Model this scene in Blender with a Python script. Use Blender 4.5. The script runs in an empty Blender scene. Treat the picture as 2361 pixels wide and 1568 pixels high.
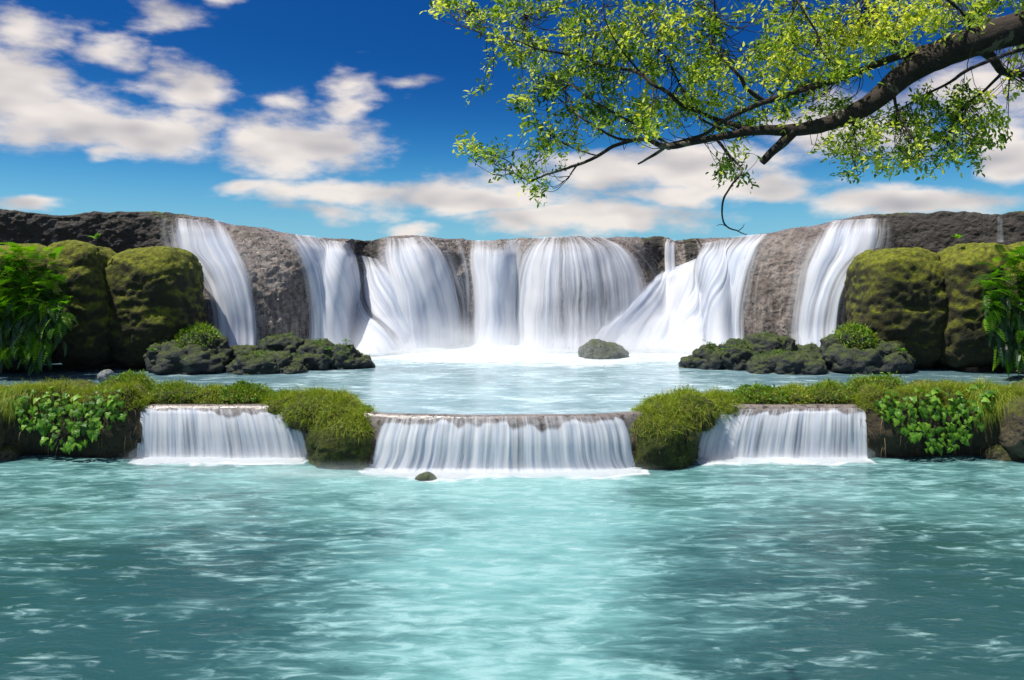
import bpy, math, random
import numpy as np
from mathutils import Vector, Matrix
from mathutils.bvhtree import BVHTree

R = math.radians
rng = np.random.default_rng(7)
random.seed(7)
scene = bpy.context.scene
COL = scene.collection

# ------------------------------------------------------------------ camera
F, CX, HZ, CH = 1853.0, 1180.5, 600.0, 4.8      # focal length / optical axis / horizon on a 2361 px wide picture, eye height
cam_d = bpy.data.cameras.new('camera')
cam = bpy.data.objects.new('camera', cam_d)
COL.objects.link(cam)
cam.location = (0, 0, CH)
cam.rotation_euler = (R(90), 0, 0)
cam_d.sensor_width = 36
cam_d.lens = 36 * F / 2361
cam_d.shift_y = -(784 - HZ) / 2361
cam_d.clip_end = 6000
scene.camera = cam

# ------------------------------------------------------------------ light
SUN_EL, SUN_AZ = R(66), R(-104)     # azimuth from +Y (view direction) towards +X
SKY_STRENGTH = 0.11
SKY_TINT = (0.043, 0.222, 0.565)
SKY_GAMMA = (2.7, 1.64, 1.10)
SUN_STRENGTH = 4.2
EXPOSURE = 0.55
scene.view_settings.view_transform = 'Standard'
scene.view_settings.look = 'None'
scene.view_settings.exposure = EXPOSURE
scene.view_settings.gamma = 1
scene.cycles.use_denoising = True
scene.cycles.max_bounces = 8
scene.cycles.diffuse_bounces = 3
scene.cycles.glossy_bounces = 3
scene.cycles.transmission_bounces = 4
scene.cycles.transparent_max_bounces = 12
scene.cycles.caustics_reflective = False
scene.cycles.caustics_refractive = False
scene.cycles.sample_clamp_indirect = 6
scene.cycles.volume_bounces = 3
scene.cycles.volume_step_rate = 2.0
scene.cycles.volume_max_steps = 64

sun_dir = Vector((math.sin(SUN_AZ) * math.cos(SUN_EL), math.cos(SUN_AZ) * math.cos(SUN_EL), math.sin(SUN_EL)))
sd = bpy.data.lights.new('sun', 'SUN')
sd.energy = SUN_STRENGTH
sd.angle = R(0.53)
sd.color = (1.0, 0.95, 0.87)
sun = bpy.data.objects.new('sun', sd)
COL.objects.link(sun)
sun.rotation_euler = (-sun_dir).to_track_quat('-Z', 'Y').to_euler()
sun.location = (0, 0, 30)


class NT:
    """small helper round a node tree"""
    def __init__(s, tree):
        s.t = tree
        tree.nodes.clear()

    def n(s, kind, ins=None, **props):
        nd = s.t.nodes.new(kind)
        for k, v in props.items():
            setattr(nd, k, v)
        for k, v in (ins or {}).items():
            sock = nd.inputs[k]
            if isinstance(v, bpy.types.NodeSocket):
                s.t.links.new(v, sock)
            else:
                sock.default_value = v
        return nd

    def math(s, op, a, b=0.0, c=None, clamp=False):
        ins = {0: a, 1: b}
        if c is not None:
            ins[2] = c
        return s.n('ShaderNodeMath', ins, operation=op, use_clamp=clamp).outputs[0]

    def vmath(s, op, a, b=None, out=0):
        ins = {0: a}
        if b is not None:
            ins[1] = b
        return s.n('ShaderNodeVectorMath', ins, operation=op).outputs[out]

    def ramp(s, v, lo, hi, a=0.0, b=1.0, smooth=True):
        nd = s.n('ShaderNodeMapRange', {0: v, 1: lo, 2: hi, 3: a, 4: b}, interpolation_type='SMOOTHSTEP' if smooth else 'LINEAR')
        return nd.outputs[0]

    def mix(s, f, a, b, blend='MIX'):
        nd = s.n('ShaderNodeMix', data_type='RGBA', blend_type=blend)
        for sock, v in ((nd.inputs[0], f), (nd.inputs[6], a), (nd.inputs[7], b)):
            if isinstance(v, bpy.types.NodeSocket):
                s.t.links.new(v, sock)
            elif isinstance(v, (tuple, list)):
                sock.default_value = (*v, 1) if len(v) == 3 else v
            else:
                sock.default_value = v
        return nd.outputs[2]

    def noise(s, vec, scale, detail=4, rough=0.55, dist=0.0):
        return s.n('ShaderNodeTexNoise', {'Vector': vec, 'Scale': scale, 'Detail': detail, 'Roughness': rough, 'Distortion': dist}).outputs['Fac']

    def mapping(s, vec, scale=(1, 1, 1), loc=(0, 0, 0), rot=(0, 0, 0)):
        return s.n('ShaderNodeMapping', {'Vector': vec, 'Scale': scale, 'Location': loc, 'Rotation': rot}).outputs[0]

    def sep(s, v):
        return s.n('ShaderNodeSeparateXYZ', {0: v}).outputs

    def bump(s, h, strength=0.5, dist=0.05, normal=None):
        ins = {'Height': h, 'Strength': strength, 'Distance': dist}
        if normal is not None:
            ins['Normal'] = normal
        return s.n('ShaderNodeBump', ins).outputs[0]

    def out(s, shader):
        o = s.n('ShaderNodeOutputMaterial')
        s.t.links.new(shader, o.inputs[0])


# ------------------------------------------------------------------ sky with clouds
def build_world():
    w = bpy.data.worlds.new('World')
    scene.world = w
    w.use_nodes = True
    w.cycles.sampling_method = 'MANUAL'
    w.cycles.sample_map_resolution = 512
    t = NT(w.node_tree)
    d = t.n('ShaderNodeTexCoord').outputs['Generated']
    x, y, z = t.sep(d)
    # the clear sky; the lookup is lifted so that the deep blue of the zenith comes down to about twenty degrees
    zz = t.math('MULTIPLY_ADD', t.math('POWER', t.math('MAXIMUM', z, 0.0), 2.3), 15.0, 0.09)
    dv = t.vmath('NORMALIZE', t.n('ShaderNodeCombineXYZ', {0: x, 1: y, 2: zz}).outputs[0])
    sky = t.n('ShaderNodeTexSky', {0: dv}, sky_type='NISHITA', sun_disc=False, sun_elevation=SUN_EL, sun_rotation=SUN_AZ,
              altitude=600, air_density=1.0, dust_density=0.25, ozone_density=3.0).outputs[0]
    # the strong polarised blue of the photograph
    rgb = t.n('ShaderNodeSeparateColor', {0: sky}).outputs
    ch = [t.math('MULTIPLY', t.math('POWER', rgb[i], SKY_GAMMA[i]), SKY_TINT[i]) for i in range(3)]
    sky = t.n('ShaderNodeCombineColor', {0: ch[0], 1: ch[1], 2: ch[2]}).outputs[0]
    # clouds in azimuth / elevation
    az = t.math('ARCTAN2', x, y)
    el = t.math('ARCSINE', z)
    p = t.n('ShaderNodeCombineXYZ', {0: az, 1: el}).outputs[0]
    pn = t.mapping(p, scale=(1.0, 2.3, 1))
    warp = t.n('ShaderNodeTexNoise', {'Vector': pn, 'Scale': 9.0, 'Detail': 3.0}).outputs['Color']
    wv = t.vmath('MULTIPLY', t.vmath('SUBTRACT', warp, (0.5, 0.5, 0.5)), (0.10, 0.045, 0.0))
    pw = t.vmath('ADD', p, wv)
    blobs = [
        (40, 190, 190, 95, 1.0), (190, 270, 240, 85, 1.05), (360, 300, 200, 70, 1.0), (70, 70, 200, 75, .78), (250, 115, 120, 45, .75),
        (370, 45, 150, 75, .62), (430, 195, 120, 60, .95), (700, 330, 240, 78, 1.05), (810, 240, 85, 110, .8), (920, 185, 100, 28, .66),
        (250, 345, 90, 36, .8), (650, 240, 110, 60, .62), (570, 428, 95, 30, .9), (800, 448, 270, 42, 1.0), (1080, 460, 330, 52, 1.05),
        (760, 493, 120, 30, .75), (1330, 500, 340, 50, 1.05), (1640, 440, 330, 45, 1.0), (1500, 385, 420, 62, 1.0), (960, 533, 110, 20, .8),
        (2090, 465, 250, 50, 1.05), (1950, 300, 280, 90, .9), (2330, 350, 130, 85, .95), (2290, 210, 250, 120, .8), (80, 464, 120, 20, .85),
        (540, 8, 110, 24, .6),
    ]
    acc = None
    for (bx, by, rx, ry, amp) in blobs:
        a = math.atan((bx - CX) / F)
        e = math.atan((HZ - by) / F * math.cos(a))
        sx, sy = F / (rx * math.cos(a) ** 2), F / (ry * math.cos(a))
        q = t.mapping(pw, scale=(sx, sy, 0), loc=(-a * sx, -e * sy, 0))
        ln = t.vmath('LENGTH', q, out='Value')
        f = t.math('MULTIPLY_ADD', ln, -amp * 0.62, amp)
        acc = f if acc is None else t.math('MAXIMUM', acc, f)
    # the same kind of broken cloud goes on outside the picture
    gen = t.noise(t.mapping(p, scale=(1.0, 2.4, 1), loc=(3.1, 1.7, 0)), 2.6, 2, 0.5)
    gate = t.math('MAXIMUM', t.ramp(t.math('ABSOLUTE', az), 0.62, 0.85), t.ramp(el, 0.36, 0.55))
    gen = t.math('MULTIPLY', t.ramp(gen, 0.44, 0.66), gate)
    acc = t.math('MAXIMUM', acc, gen)
    n1 = t.noise(pn, 15.0, 7, 0.56)
    s1 = t.noise(pn, 9.0, 2, 0.45)
    s2 = t.noise(t.vmath('ADD', pn, (0.008, 0.045, 0)), 9.0, 2, 0.45)
    dens = t.math('MULTIPLY_ADD', t.math('SUBTRACT', n1, 0.5), 1.0, acc)
    alpha = t.ramp(dens, 0.32, 0.76)
    lit = t.math('MULTIPLY_ADD', t.math('SUBTRACT', s1, s2), 2.5, 0.70, clamp=True)
    thick = t.ramp(dens, 0.55, 1.25)
    lit = t.math('MULTIPLY', lit, t.math('MULTIPLY_ADD', thick, -0.30, 1.12), clamp=True)
    ccol = t.mix(lit, (2.7, 2.6, 2.8), (5.7, 5.25, 4.9))
    col = t.mix(t.math('MULTIPLY', alpha, 0.95), sky, ccol)
    bg = t.n('ShaderNodeBackground', {'Color': col, 'Strength': SKY_STRENGTH}).outputs[0]
    o = t.n('ShaderNodeOutputWorld')
    t.t.links.new(bg, o.inputs[0])


build_world()

# ------------------------------------------------------------------ helpers
def at(px, py, d):
    """the point at distance d (metres along the view) seen at a place of the picture"""
    return np.array(((px - CX) * d / F, d, CH - (py - HZ) * d / F))


def _hash(ix, iy, iz, k):
    h = (ix * 374761393 + iy * 668265263 + iz * 2147483647 + k * 974634541) & 0xFFFFFFFF
    h = ((h ^ (h >> 13)) * 1274126177) & 0xFFFFFFFF
    h = h ^ (h >> 16)
    return (h & 0xFFFFFF).astype(np.float64) / 0x7FFFFF - 1.0


def vnoise(P, k=0):
    """smooth value noise, -1..1, for an (..., 3) array"""
    P = np.asarray(P, dtype=np.float64)
    i = np.floor(P).astype(np.int64)
    f = P - i
    f = f * f * f * (f * (f * 6 - 15) + 10)
    out = 0
    for dx in (0, 1):
        wx = f[..., 0] if dx else 1 - f[..., 0]
        for dy in (0, 1):
            wy = f[..., 1] if dy else 1 - f[..., 1]
            for dz in (0, 1):
                wz = f[..., 2] if dz else 1 - f[..., 2]
                out = out + wx * wy * wz * _hash(i[..., 0] + dx, i[..., 1] + dy, i[..., 2] + dz, k)
    return out


def fbm(P, scale=1.0, octs=4, gain=0.5, k=0):
    P = np.asarray(P) * np.asarray(scale)
    a, s, tot = 1.0, 0.0, 0.0
    for o in range(octs):
        s = s + a * vnoise(P + o * 17.3, k + o)
        tot += a
        a *= gain
        P = P * 2.03
    return s / tot


def sstep(a, b, x):
    t = np.clip((np.asarray(x, dtype=float) - a) / (b - a), 0, 1)
    return t * t * (3 - 2 * t)


def link(o, parent=None):
    COL.objects.link(o)
    if parent is not None:
        o.parent = parent
    return o


def tag(o, label=None, cat=None, group=None, kind=None):
    for k, v in (('label', label), ('category', cat), ('group', group), ('kind', kind)):
        if v:
            o[k] = v
    return o


def thing(name, loc, label, cat, group=None):
    e = bpy.data.objects.new(name, None)
    e.location = Vector(loc)
    e.empty_display_size = 0.2
    COL.objects.link(e)
    return tag(e, label, cat, group)


def mesh_np(name, V, faces, mat, parent=None, attrs=None, uv=None, smooth=True):
    """V (n,3) world coordinates; faces (m,3|4) array; put under parent keeping world place"""
    V = np.asarray(V, dtype=np.float32).reshape(-1, 3)
    if parent is not None:
        V = V - np.array(wloc(parent), dtype=np.float32)
    faces = np.asarray(faces, dtype=np.int32)
    me = bpy.data.meshes.new(name)
    m, k = faces.shape
    me.vertices.add(len(V))
    me.vertices.foreach_set('co', V.ravel())
    me.loops.add(m * k)
    me.loops.foreach_set('vertex_index', faces.ravel())
    me.polygons.add(m)
    me.polygons.foreach_set('loop_start', np.arange(0, m * k, k, dtype=np.int32))
    me.polygons.foreach_set('loop_total', np.full(m, k, dtype=np.int32))
    me.update(calc_edges=True)
    if smooth:
        me.polygons.foreach_set('use_smooth', np.ones(m, dtype=bool))
    for an, av in (attrs or {}).items():
        a = me.attributes.new(an, 'FLOAT', 'POINT')
        a.data.foreach_set('value', np.asarray(av, dtype=np.float32).ravel())
    if uv is not None:
        l = me.uv_layers.new(name='flow')
        l.data.foreach_set('uv', np.asarray(uv, dtype=np.float32)[faces.ravel()].ravel())
    me.materials.append(mat)
    me.validate()
    return link(bpy.data.objects.new(name, me), parent)


def wloc(o):
    v = Vector((0, 0, 0))
    while o is not None:
        v = v + o.location
        o = o.parent
    return v


def grid_faces(n, m, wrap=False):
    i, j = np.meshgrid(np.arange(n - 1), np.arange(m if wrap else m - 1), indexing='ij')
    j2 = (j + 1) % m
    return np.stack((i * m + j, i * m + j2, (i + 1) * m + j2, (i + 1) * m + j), -1).reshape(-1, 4)


def grid_obj(name, P, mat, parent=None, attrs=None, uv=None, flip=False):
    n, m = P.shape[:2]
    f = grid_faces(n, m)
    if flip:
        f = f[:, ::-1]
    return mesh_np(name, P.reshape(-1, 3), f, mat, parent, attrs, None if uv is None else uv.reshape(-1, 2))


def grid_normals(P):
    du = np.gradient(P, axis=0)
    dv = np.gradient(P, axis=1)
    n = np.cross(du, dv)
    n /= np.linalg.norm(n, axis=-1, keepdims=True) + 1e-9
    return n


def curve(pts):
    """piecewise smooth interpolation through (x, y) control points"""
    xs = np.array([p[0] for p in pts], float)
    ys = np.array([p[1] for p in pts], float)

    def f(x):
        x = np.asarray(x, float)
        i = np.clip(np.searchsorted(xs, x) - 1, 0, len(xs) - 2)
        m = np.gradient(ys, xs)
        h = xs[i + 1] - xs[i]
        t = np.clip((x - xs[i]) / h, 0, 1)
        t2, t3 = t * t, t * t * t
        return (2 * t3 - 3 * t2 + 1) * ys[i] + (t3 - 2 * t2 + t) * h * m[i] + (-2 * t3 + 3 * t2) * ys[i + 1] + (t3 - t2) * h * m[i + 1]
    return f


def resample(pts, n):
    pts = np.array(pts, float)
    t = np.linspace(0, len(pts) - 1, n)
    out = np.stack([curve(list(zip(range(len(pts)), pts[:, k])))(t) for k in range(pts.shape[1])], -1)
    return out


# ------------------------------------------------------------------ materials
MATS = {}


def material(name):
    m = bpy.data.materials.new(name)
    m.use_nodes = True
    MATS[name] = m
    return NT(m.node_tree)


def rock_material(name, light, mid, dark, rough=0.45, moss=None, moss_lo=0.55, moss_hi=0.9, moss_rough=0.95, scale=1.0, bump=0.6, streak=0.0):
    t = material(name)
    g = t.n('ShaderNodeNewGeometry')
    p, nrm = g.outputs['Position'], g.outputs['Normal']
    a = t.noise(p, 0.9 * scale, 6, 0.6)
    b = t.noise(p, 5.0 * scale, 6, 0.65)
    c = t.mix(t.ramp(a, 0.36, 0.66), mid, light)
    c = t.mix(t.ramp(b, 0.50, 0.36), c, dark)
    if streak:
        st = t.noise(t.mapping(p, scale=(1, 1, 0.12)), 7.0, 4, 0.6)
        c = t.mix(t.math('MULTIPLY', t.ramp(st, 0.5, 0.68), streak), c, dark)
    vor = t.n('ShaderNodeTexVoronoi', {'Vector': t.vmath('ADD', p, t.vmath('MULTIPLY', t.n('ShaderNodeTexNoise', {'Vector': p, 'Scale': 3.0}).outputs['Color'], (0.3, 0.3, 0.3))), 'Scale': 5.5 * scale},
              feature='SMOOTH_F1').outputs['Distance']
    fine = t.noise(p, 18 * scale, 5, 0.7)
    h = t.math('ADD', t.math('MULTIPLY', vor, 0.8), fine)
    nb = t.bump(h, bump, 0.07)
    ro = t.ramp(b, 0.3, 0.7, rough - 0.12, rough + 0.15)
    if moss:
        nz = t.sep(nrm)[2]
        mm = t.math('ADD', nz, t.math('MULTIPLY', t.math('SUBTRACT', t.noise(p, 2.2 * scale, 6, 0.65), 0.5), 1.5))
        mm = t.ramp(mm, moss_lo, moss_hi)
        mc = t.mix(t.ramp(t.noise(p, 7.0, 5, 0.7), 0.32, 0.68), moss[0], moss[1])
        c = t.mix(mm, c, mc)
        ro = t.mix(mm, ro, (moss_rough,) * 3)
    bs = t.n('ShaderNodeBsdfPrincipled', {'Base Color': c, 'Roughness': ro, 'Normal': nb})
    t.out(bs.outputs[0])
    return MATS[name]


rock_material('tufa', (0.27, 0.225, 0.195), (0.17, 0.135, 0.115), (0.050, 0.040, 0.035), rough=0.36, moss=((0.05, 0.06, 0.010), (0.12, 0.13, 0.015)), moss_lo=1.02, moss_hi=1.35, streak=0.5, bump=0.8)
rock_material('dark_tufa', (0.06, 0.05, 0.04), (0.035, 0.03, 0.025), (0.014, 0.012, 0.011), rough=0.5, moss=((0.02, 0.03, 0.006), (0.07, 0.085, 0.012)), moss_lo=0.55, moss_hi=1.0, streak=0.6)
rock_material('mossy_rock', (0.036, 0.031, 0.009), (0.025, 0.022, 0.007), (0.009, 0.008, 0.004), rough=0.9, moss=((0.070, 0.080, 0.004), (0.220, 0.235, 0.008)), moss_lo=-0.20, moss_hi=0.70, bump=1.0)
rock_material('island_rock', (0.034, 0.042, 0.040), (0.020, 0.026, 0.026), (0.006, 0.008, 0.009), rough=0.55, moss=((0.03, 0.05, 0.012), (0.09, 0.11, 0.03)), moss_lo=0.15, moss_hi=0.95, scale=1.8, bump=0.9)
rock_material('wet_ledge', (0.25, 0.215, 0.19), (0.19, 0.16, 0.14), (0.075, 0.060, 0.050), rough=0.22, scale=1.6, bump=0.18)
rock_material('bank_earth', (0.075, 0.055, 0.028), (0.045, 0.035, 0.018), (0.016, 0.013, 0.008), rough=0.9, moss=((0.06, 0.07, 0.010), (0.14, 0.16, 0.015)), moss_lo=0.35, moss_hi=0.9, scale=2.0, bump=0.9)
rock_material('mossy_earth', (0.045, 0.040, 0.014), (0.030, 0.027, 0.010), (0.012, 0.010, 0.005), rough=0.95, moss=((0.030, 0.042, 0.004), (0.095, 0.115, 0.008)), moss_lo=-0.55, moss_hi=0.35, scale=2.4, bump=1.0)
rock_material('bank_rock', (0.15, 0.115, 0.07), (0.09, 0.07, 0.042), (0.03, 0.024, 0.016), rough=0.85, moss=((0.05, 0.06, 0.008), (0.13, 0.145, 0.015)), moss_lo=-0.05, moss_hi=0.9, scale=2.4, bump=1.0)
rock_material('brown_rock', (0.17, 0.12, 0.085), (0.11, 0.08, 0.055), (0.035, 0.026, 0.02), rough=0.8, moss=((0.05, 0.06, 0.010), (0.11, 0.12, 0.015)), moss_lo=0.8, moss_hi=1.3, scale=2.4, bump=1.0)
rock_material('grey_stone', (0.34, 0.36, 0.36), (0.20, 0.22, 0.22), (0.07, 0.08, 0.08), rough=0.7, moss=((0.05, 0.07, 0.02), (0.12, 0.15, 0.04)), moss_lo=0.75, moss_hi=1.2, scale=2.6, bump=0.8)
rock_material('pool_stone', (0.19, 0.21, 0.18), (0.10, 0.115, 0.095), (0.03, 0.036, 0.03), rough=0.5, moss=((0.04, 0.055, 0.012), (0.11, 0.135, 0.03)), moss_lo=0.55, moss_hi=1.1, scale=2.6, bump=0.9)
rock_material('bank_ground', (0.10, 0.085, 0.05), (0.06, 0.055, 0.03), (0.03, 0.026, 0.016), rough=0.95, moss=((0.04, 0.06, 0.012), (0.08, 0.11, 0.02)), moss_lo=0.2, moss_hi=0.8, scale=1.2)


def falling_water():
    t = material('falling_water')
    uv = t.n('ShaderNodeUVMap', uv_map='flow').outputs[0]
    dens = t.n('ShaderNodeAttribute', attribute_name='dens').outputs['Fac']
    w = t.n('ShaderNodeTexNoise', {'Vector': t.mapping(uv, scale=(0.8, 0.5, 1)), 'Scale': 1.5, 'Detail': 2}).outputs['Color']
    uvw = t.vmath('ADD', uv, t.vmath('MULTIPLY', t.vmath('SUBTRACT', w, (0.5, 0.5, 0.5)), (0.22, 0, 0)))
    n1 = t.noise(t.mapping(uvw, scale=(2.2, 0.10, 1)), 1.0, 3, 0.55)
    n2 = t.noise(t.mapping(uvw, scale=(6.0, 0.16, 1)), 1.0, 3, 0.5)
    n3 = t.noise(t.mapping(uvw, scale=(17.0, 0.35, 1)), 1.0, 2, 0.5)
    n = t.math('ADD', t.math('MULTIPLY', n1, 0.52), t.math('ADD', t.math('MULTIPLY', n2, 0.36), t.math('MULTIPLY', n3, 0.12)))
    a = t.math('MULTIPLY_ADD', t.math('SUBTRACT', n, 0.5), 2.1, dens)
    a = t.ramp(a, 0.05, 0.95, 0.0, 0.97)
    h = t.math('ADD', t.math('MULTIPLY', n2, 0.7), t.math('MULTIPLY', n3, 0.3))
    nb = t.bump(h, 0.22, 0.05)
    col = t.mix(t.ramp(t.math('ADD', t.math('MULTIPLY', n2, 0.6), t.math('MULTIPLY', n1, 0.4)), 0.36, 0.60), (0.60, 0.67, 0.80), (0.90, 0.91, 0.94))  # blue-grey shading of thinner water put into the colour
    di = t.n('ShaderNodeBsdfDiffuse', {'Color': col, 'Normal': nb}).outputs[0]
    tr = t.n('ShaderNodeBsdfTranslucent', {'Color': col}).outputs[0]
    s = t.n('ShaderNodeMixShader', {0: 0.35, 1: di, 2: tr}).outputs[0]
    tp = t.n('ShaderNodeBsdfTransparent').outputs[0]
    s = t.n('ShaderNodeMixShader', {0: a, 1: tp, 2: s}).outputs[0]
    t.out(s)
    return MATS['falling_water']


def foam_material():
    t = material('foam')
    p = t.n('ShaderNodeNewGeometry').outputs['Position']
    dens = t.n('ShaderNodeAttribute', attribute_name='dens').outputs['Fac']
    n = t.noise(t.mapping(p, scale=(1.0, 1.0, 1.6)), 5.0, 5, 0.6)
    a = t.ramp(t.math('MULTIPLY_ADD', t.math('SUBTRACT', n, 0.5), 1.3, dens), 0.12, 0.95, 0, 0.95)
    di = t.n('ShaderNodeBsdfDiffuse', {'Color': (0.60, 0.64, 0.67, 1), 'Normal': t.bump(n, 0.25, 0.05)}).outputs[0]
    tr = t.n('ShaderNodeBsdfTranslucent', {'Color': (0.6, 0.64, 0.67, 1)}).outputs[0]
    s = t.n('ShaderNodeMixShader', {0: 0.3, 1: di, 2: tr}).outputs[0]
    s = t.n('ShaderNodeMixShader', {0: a, 1: t.n('ShaderNodeBsdfTransparent').outputs[0], 2: s}).outputs[0]
    t.out(s)


def pool_material(name, deep, milky, patch, rough, wave_amp, stretch):
    t = material(name)
    p = t.n('ShaderNodeNewGeometry').outputs['Position']
    foam = t.n('ShaderNodeAttribute', attribute_name='foam').outputs['Fac']
    plume = t.n('ShaderNodeAttribute', attribute_name='plume').outputs['Fac']
    pm = t.mapping(p, scale=(stretch, 1.0, 1.0))
    big = t.noise(pm, 0.55, 4, 0.55, 0.6)
    med = t.noise(pm, 1.25, 5, 0.58, 0.9)
    sm = t.noise(t.mapping(p, scale=(stretch * 1.0, 1.4, 1.0)), 4.2, 5, 0.62, 0.8)
    milk = t.math('ADD', plume, t.math('MULTIPLY', t.math('SUBTRACT', t.math('ADD', t.math('MULTIPLY', big, 0.4), t.math('ADD', t.math('MULTIPLY', med, 0.3), t.math('MULTIPLY', sm, 0.3))), 0.5), 2.6))  # milky drift; the noise also paints dark reflections and ripples
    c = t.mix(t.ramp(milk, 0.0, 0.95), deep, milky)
    # floating froth patches
    pa = t.math('ADD', t.math('MULTIPLY', med, 0.45), t.math('MULTIPLY', sm, 0.55))
    pa = t.math('ADD', pa, t.math('MULTIPLY', plume, 0.10))
    pmask = t.ramp(pa, 0.52, 0.70)
    c = t.mix(t.math('MULTIPLY', pmask, 0.62), c, patch)
    fo = t.ramp(t.math('MULTIPLY_ADD', t.math('SUBTRACT', sm, 0.5), 1.4, foam), 0.12, 0.95)
    c = t.mix(fo, c, t.mix(t.ramp(sm, 0.35, 0.65), (0.46, 0.54, 0.57), (0.66, 0.70, 0.72)))
    ro = t.math('ADD', t.math('MULTIPLY', t.math('MAXIMUM', t.math('MULTIPLY', pmask, 0.5), fo), 0.5), rough)
    h = t.math('ADD', t.math('MULTIPLY', med, 0.9), t.math('ADD', t.math('MULTIPLY', sm, 0.35), t.math('MULTIPLY', t.noise(t.mapping(p, scale=(0.6, 1.5, 1)), 11.0, 3, 0.55), 0.12)))
    nb = t.bump(h, 1.0, wave_amp)
    bs = t.n('ShaderNodeBsdfPrincipled', {'Base Color': c, 'Roughness': ro, 'IOR': 1.33, 'Normal': nb})
    t.out(bs.outputs[0])


def leaf_material(name, c0, c1, c2, trans=0.45, rough=0.45, by_object=False):
    t = material(name)
    if by_object:
        r = t.n('ShaderNodeObjectInfo').outputs['Random']
    else:
        r = t.n('ShaderNodeAttribute', attribute_name='rnd').outputs['Fac']
    c = t.mix(t.ramp(r, 0.0, 0.55, smooth=False), c0, c1)
    c = t.mix(t.ramp(r, 0.6, 1.0, smooth=False), c, c2)
    pr = t.n('ShaderNodeBsdfPrincipled', {'Base Color': c, 'Roughness': rough, 'Specular IOR Level': 0.35}).outputs[0]
    tc = t.mix(1.0, c, (1.5, 1.45, 0.55), 'MULTIPLY')
    tr = t.n('ShaderNodeBsdfTranslucent', {'Color': tc}).outputs[0]
    t.out(t.n('ShaderNodeMixShader', {0: trans, 1: pr, 2: tr}).outputs[0])


def bark_material():
    t = material('bark')
    p = t.n('ShaderNodeNewGeometry').outputs['Position']
    a = t.noise(p, 2.2, 5, 0.6, 1.0)
    b = t.noise(t.mapping(p, scale=(0.5, 1, 1)), 16, 5, 0.7)
    c = t.mix(t.ramp(b, 0.3, 0.7), (0.014, 0.009, 0.006), (0.040, 0.026, 0.015))
    c = t.mix(t.ramp(a, 0.56, 0.60), c, (0.15, 0.125, 0.08))       # pale plates where the bark has flaked
    bs = t.n('ShaderNodeBsdfPrincipled', {'Base Color': c, 'Roughness': 0.85, 'Normal': t.bump(t.math('ADD', b, a), 0.7, 0.03)})
    t.out(bs.outputs[0])


falling_water()
foam_material()
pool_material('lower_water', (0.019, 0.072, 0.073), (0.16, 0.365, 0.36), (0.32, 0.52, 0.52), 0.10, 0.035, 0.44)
pool_material('upper_water', (0.10, 0.19, 0.22), (0.27, 0.43, 0.47), (0.62, 0.75, 0.78), 0.10, 0.03, 0.40)
leaf_material('tree_leaf', (0.030, 0.085, 0.010), (0.19, 0.32, 0.028), (0.66, 0.70, 0.13), trans=0.5)
leaf_material('tree_leaf_single', (0.030, 0.085, 0.010), (0.19, 0.32, 0.028), (0.66, 0.70, 0.13), trans=0.5, by_object=True)
leaf_material('ivy_leaf', (0.040, 0.125, 0.008), (0.105, 0.26, 0.014), (0.21, 0.38, 0.03), trans=0.3, by_object=True)
leaf_material('fern_leaf', (0.035, 0.125, 0.005), (0.11, 0.31, 0.008), (0.25, 0.46, 0.018), trans=0.35, by_object=True)
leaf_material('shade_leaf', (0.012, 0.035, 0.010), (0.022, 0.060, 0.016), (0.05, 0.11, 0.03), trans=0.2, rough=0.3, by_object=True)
leaf_material('bush_leaf', (0.035, 0.095, 0.008), (0.115, 0.25, 0.014), (0.24, 0.38, 0.03), trans=0.3)
leaf_material('grass_blade', (0.11, 0.175, 0.008), (0.27, 0.37, 0.018), (0.44, 0.44, 0.07), trans=0.3, rough=0.6)
leaf_material('moss_blade', (0.020, 0.035, 0.004), (0.050, 0.080, 0.006), (0.12, 0.14, 0.012), trans=0.2, rough=0.8)
leaf_material('dry_root', (0.12, 0.09, 0.05), (0.20, 0.15, 0.09), (0.28, 0.22, 0.13), trans=0.1, rough=0.9)
bark_material()
t = material('stem')
t.out(t.n('ShaderNodeBsdfPrincipled', {'Base Color': (0.05, 0.06, 0.02, 1), 'Roughness': 0.7}).outputs[0])

# ------------------------------------------------------------------ ground, far below and behind everything
def box_sheet(name, x0, x1, y0, y1, z, mat):
    V = [(x0, y0, z), (x1, y0, z), (x1, y1, z), (x0, y1, z)]
    o = mesh_np(name, V, [[0, 1, 2, 3]], mat)
    return tag(o, kind='structure')


tag(box_sheet('ground', -3000, 3000, -3000, 3000, -2.2, MATS['bank_ground']), label='river bed and land spreading out to the horizon')

# ------------------------------------------------------------------ the cliff
POOL = 1.2            # level of the upper pool
CLX = 1214.0          # axis of the cirque in the picture


def mir(x):
    return 2 * CLX - x


half_D = [(-600, 25.5), (-200, 26.5), (0, 27.6), (250, 28.9), (380, 29.4), (440, 28.9), (520, 28.7), (600, 29.2), (680, 30.2), (730, 31.0), (785, 31.6), (808, 33.2), (850, 34.0)]
mid_D = [(890, 33.0), (950, 32.2), (1010, 32.8), (1055, 33.8), (1085, 34.0), (1110, 33.4), (1150, 33.0), (1190, 33.6), (1230, 32.8), (1300, 32.0), (1370, 31.9), (1440, 32.8), (1492, 34.4), (1525, 35.4), (1578, 35.2)]
D_f = curve(half_D + mid_D[:-1] + [(mir(x), d) for x, d in half_D[::-1]])
half_R = [(-600, 0.8), (300, 0.9), (380, 1.2), (440, 2.4), (560, 3.2), (680, 2.6), (790, 2.0), (815, 0.9), (850, 0.8)]
mid_R = [(890, 1.6), (950, 2.0), (1020, 1.7), (1070, 1.1), (1120, 1.5), (1180, 1.3), (1240, 2.0), (1340, 2.6), (1440, 2.6), (1495, 1.2), (1530, 0.6), (1578, 0.7)]
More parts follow.
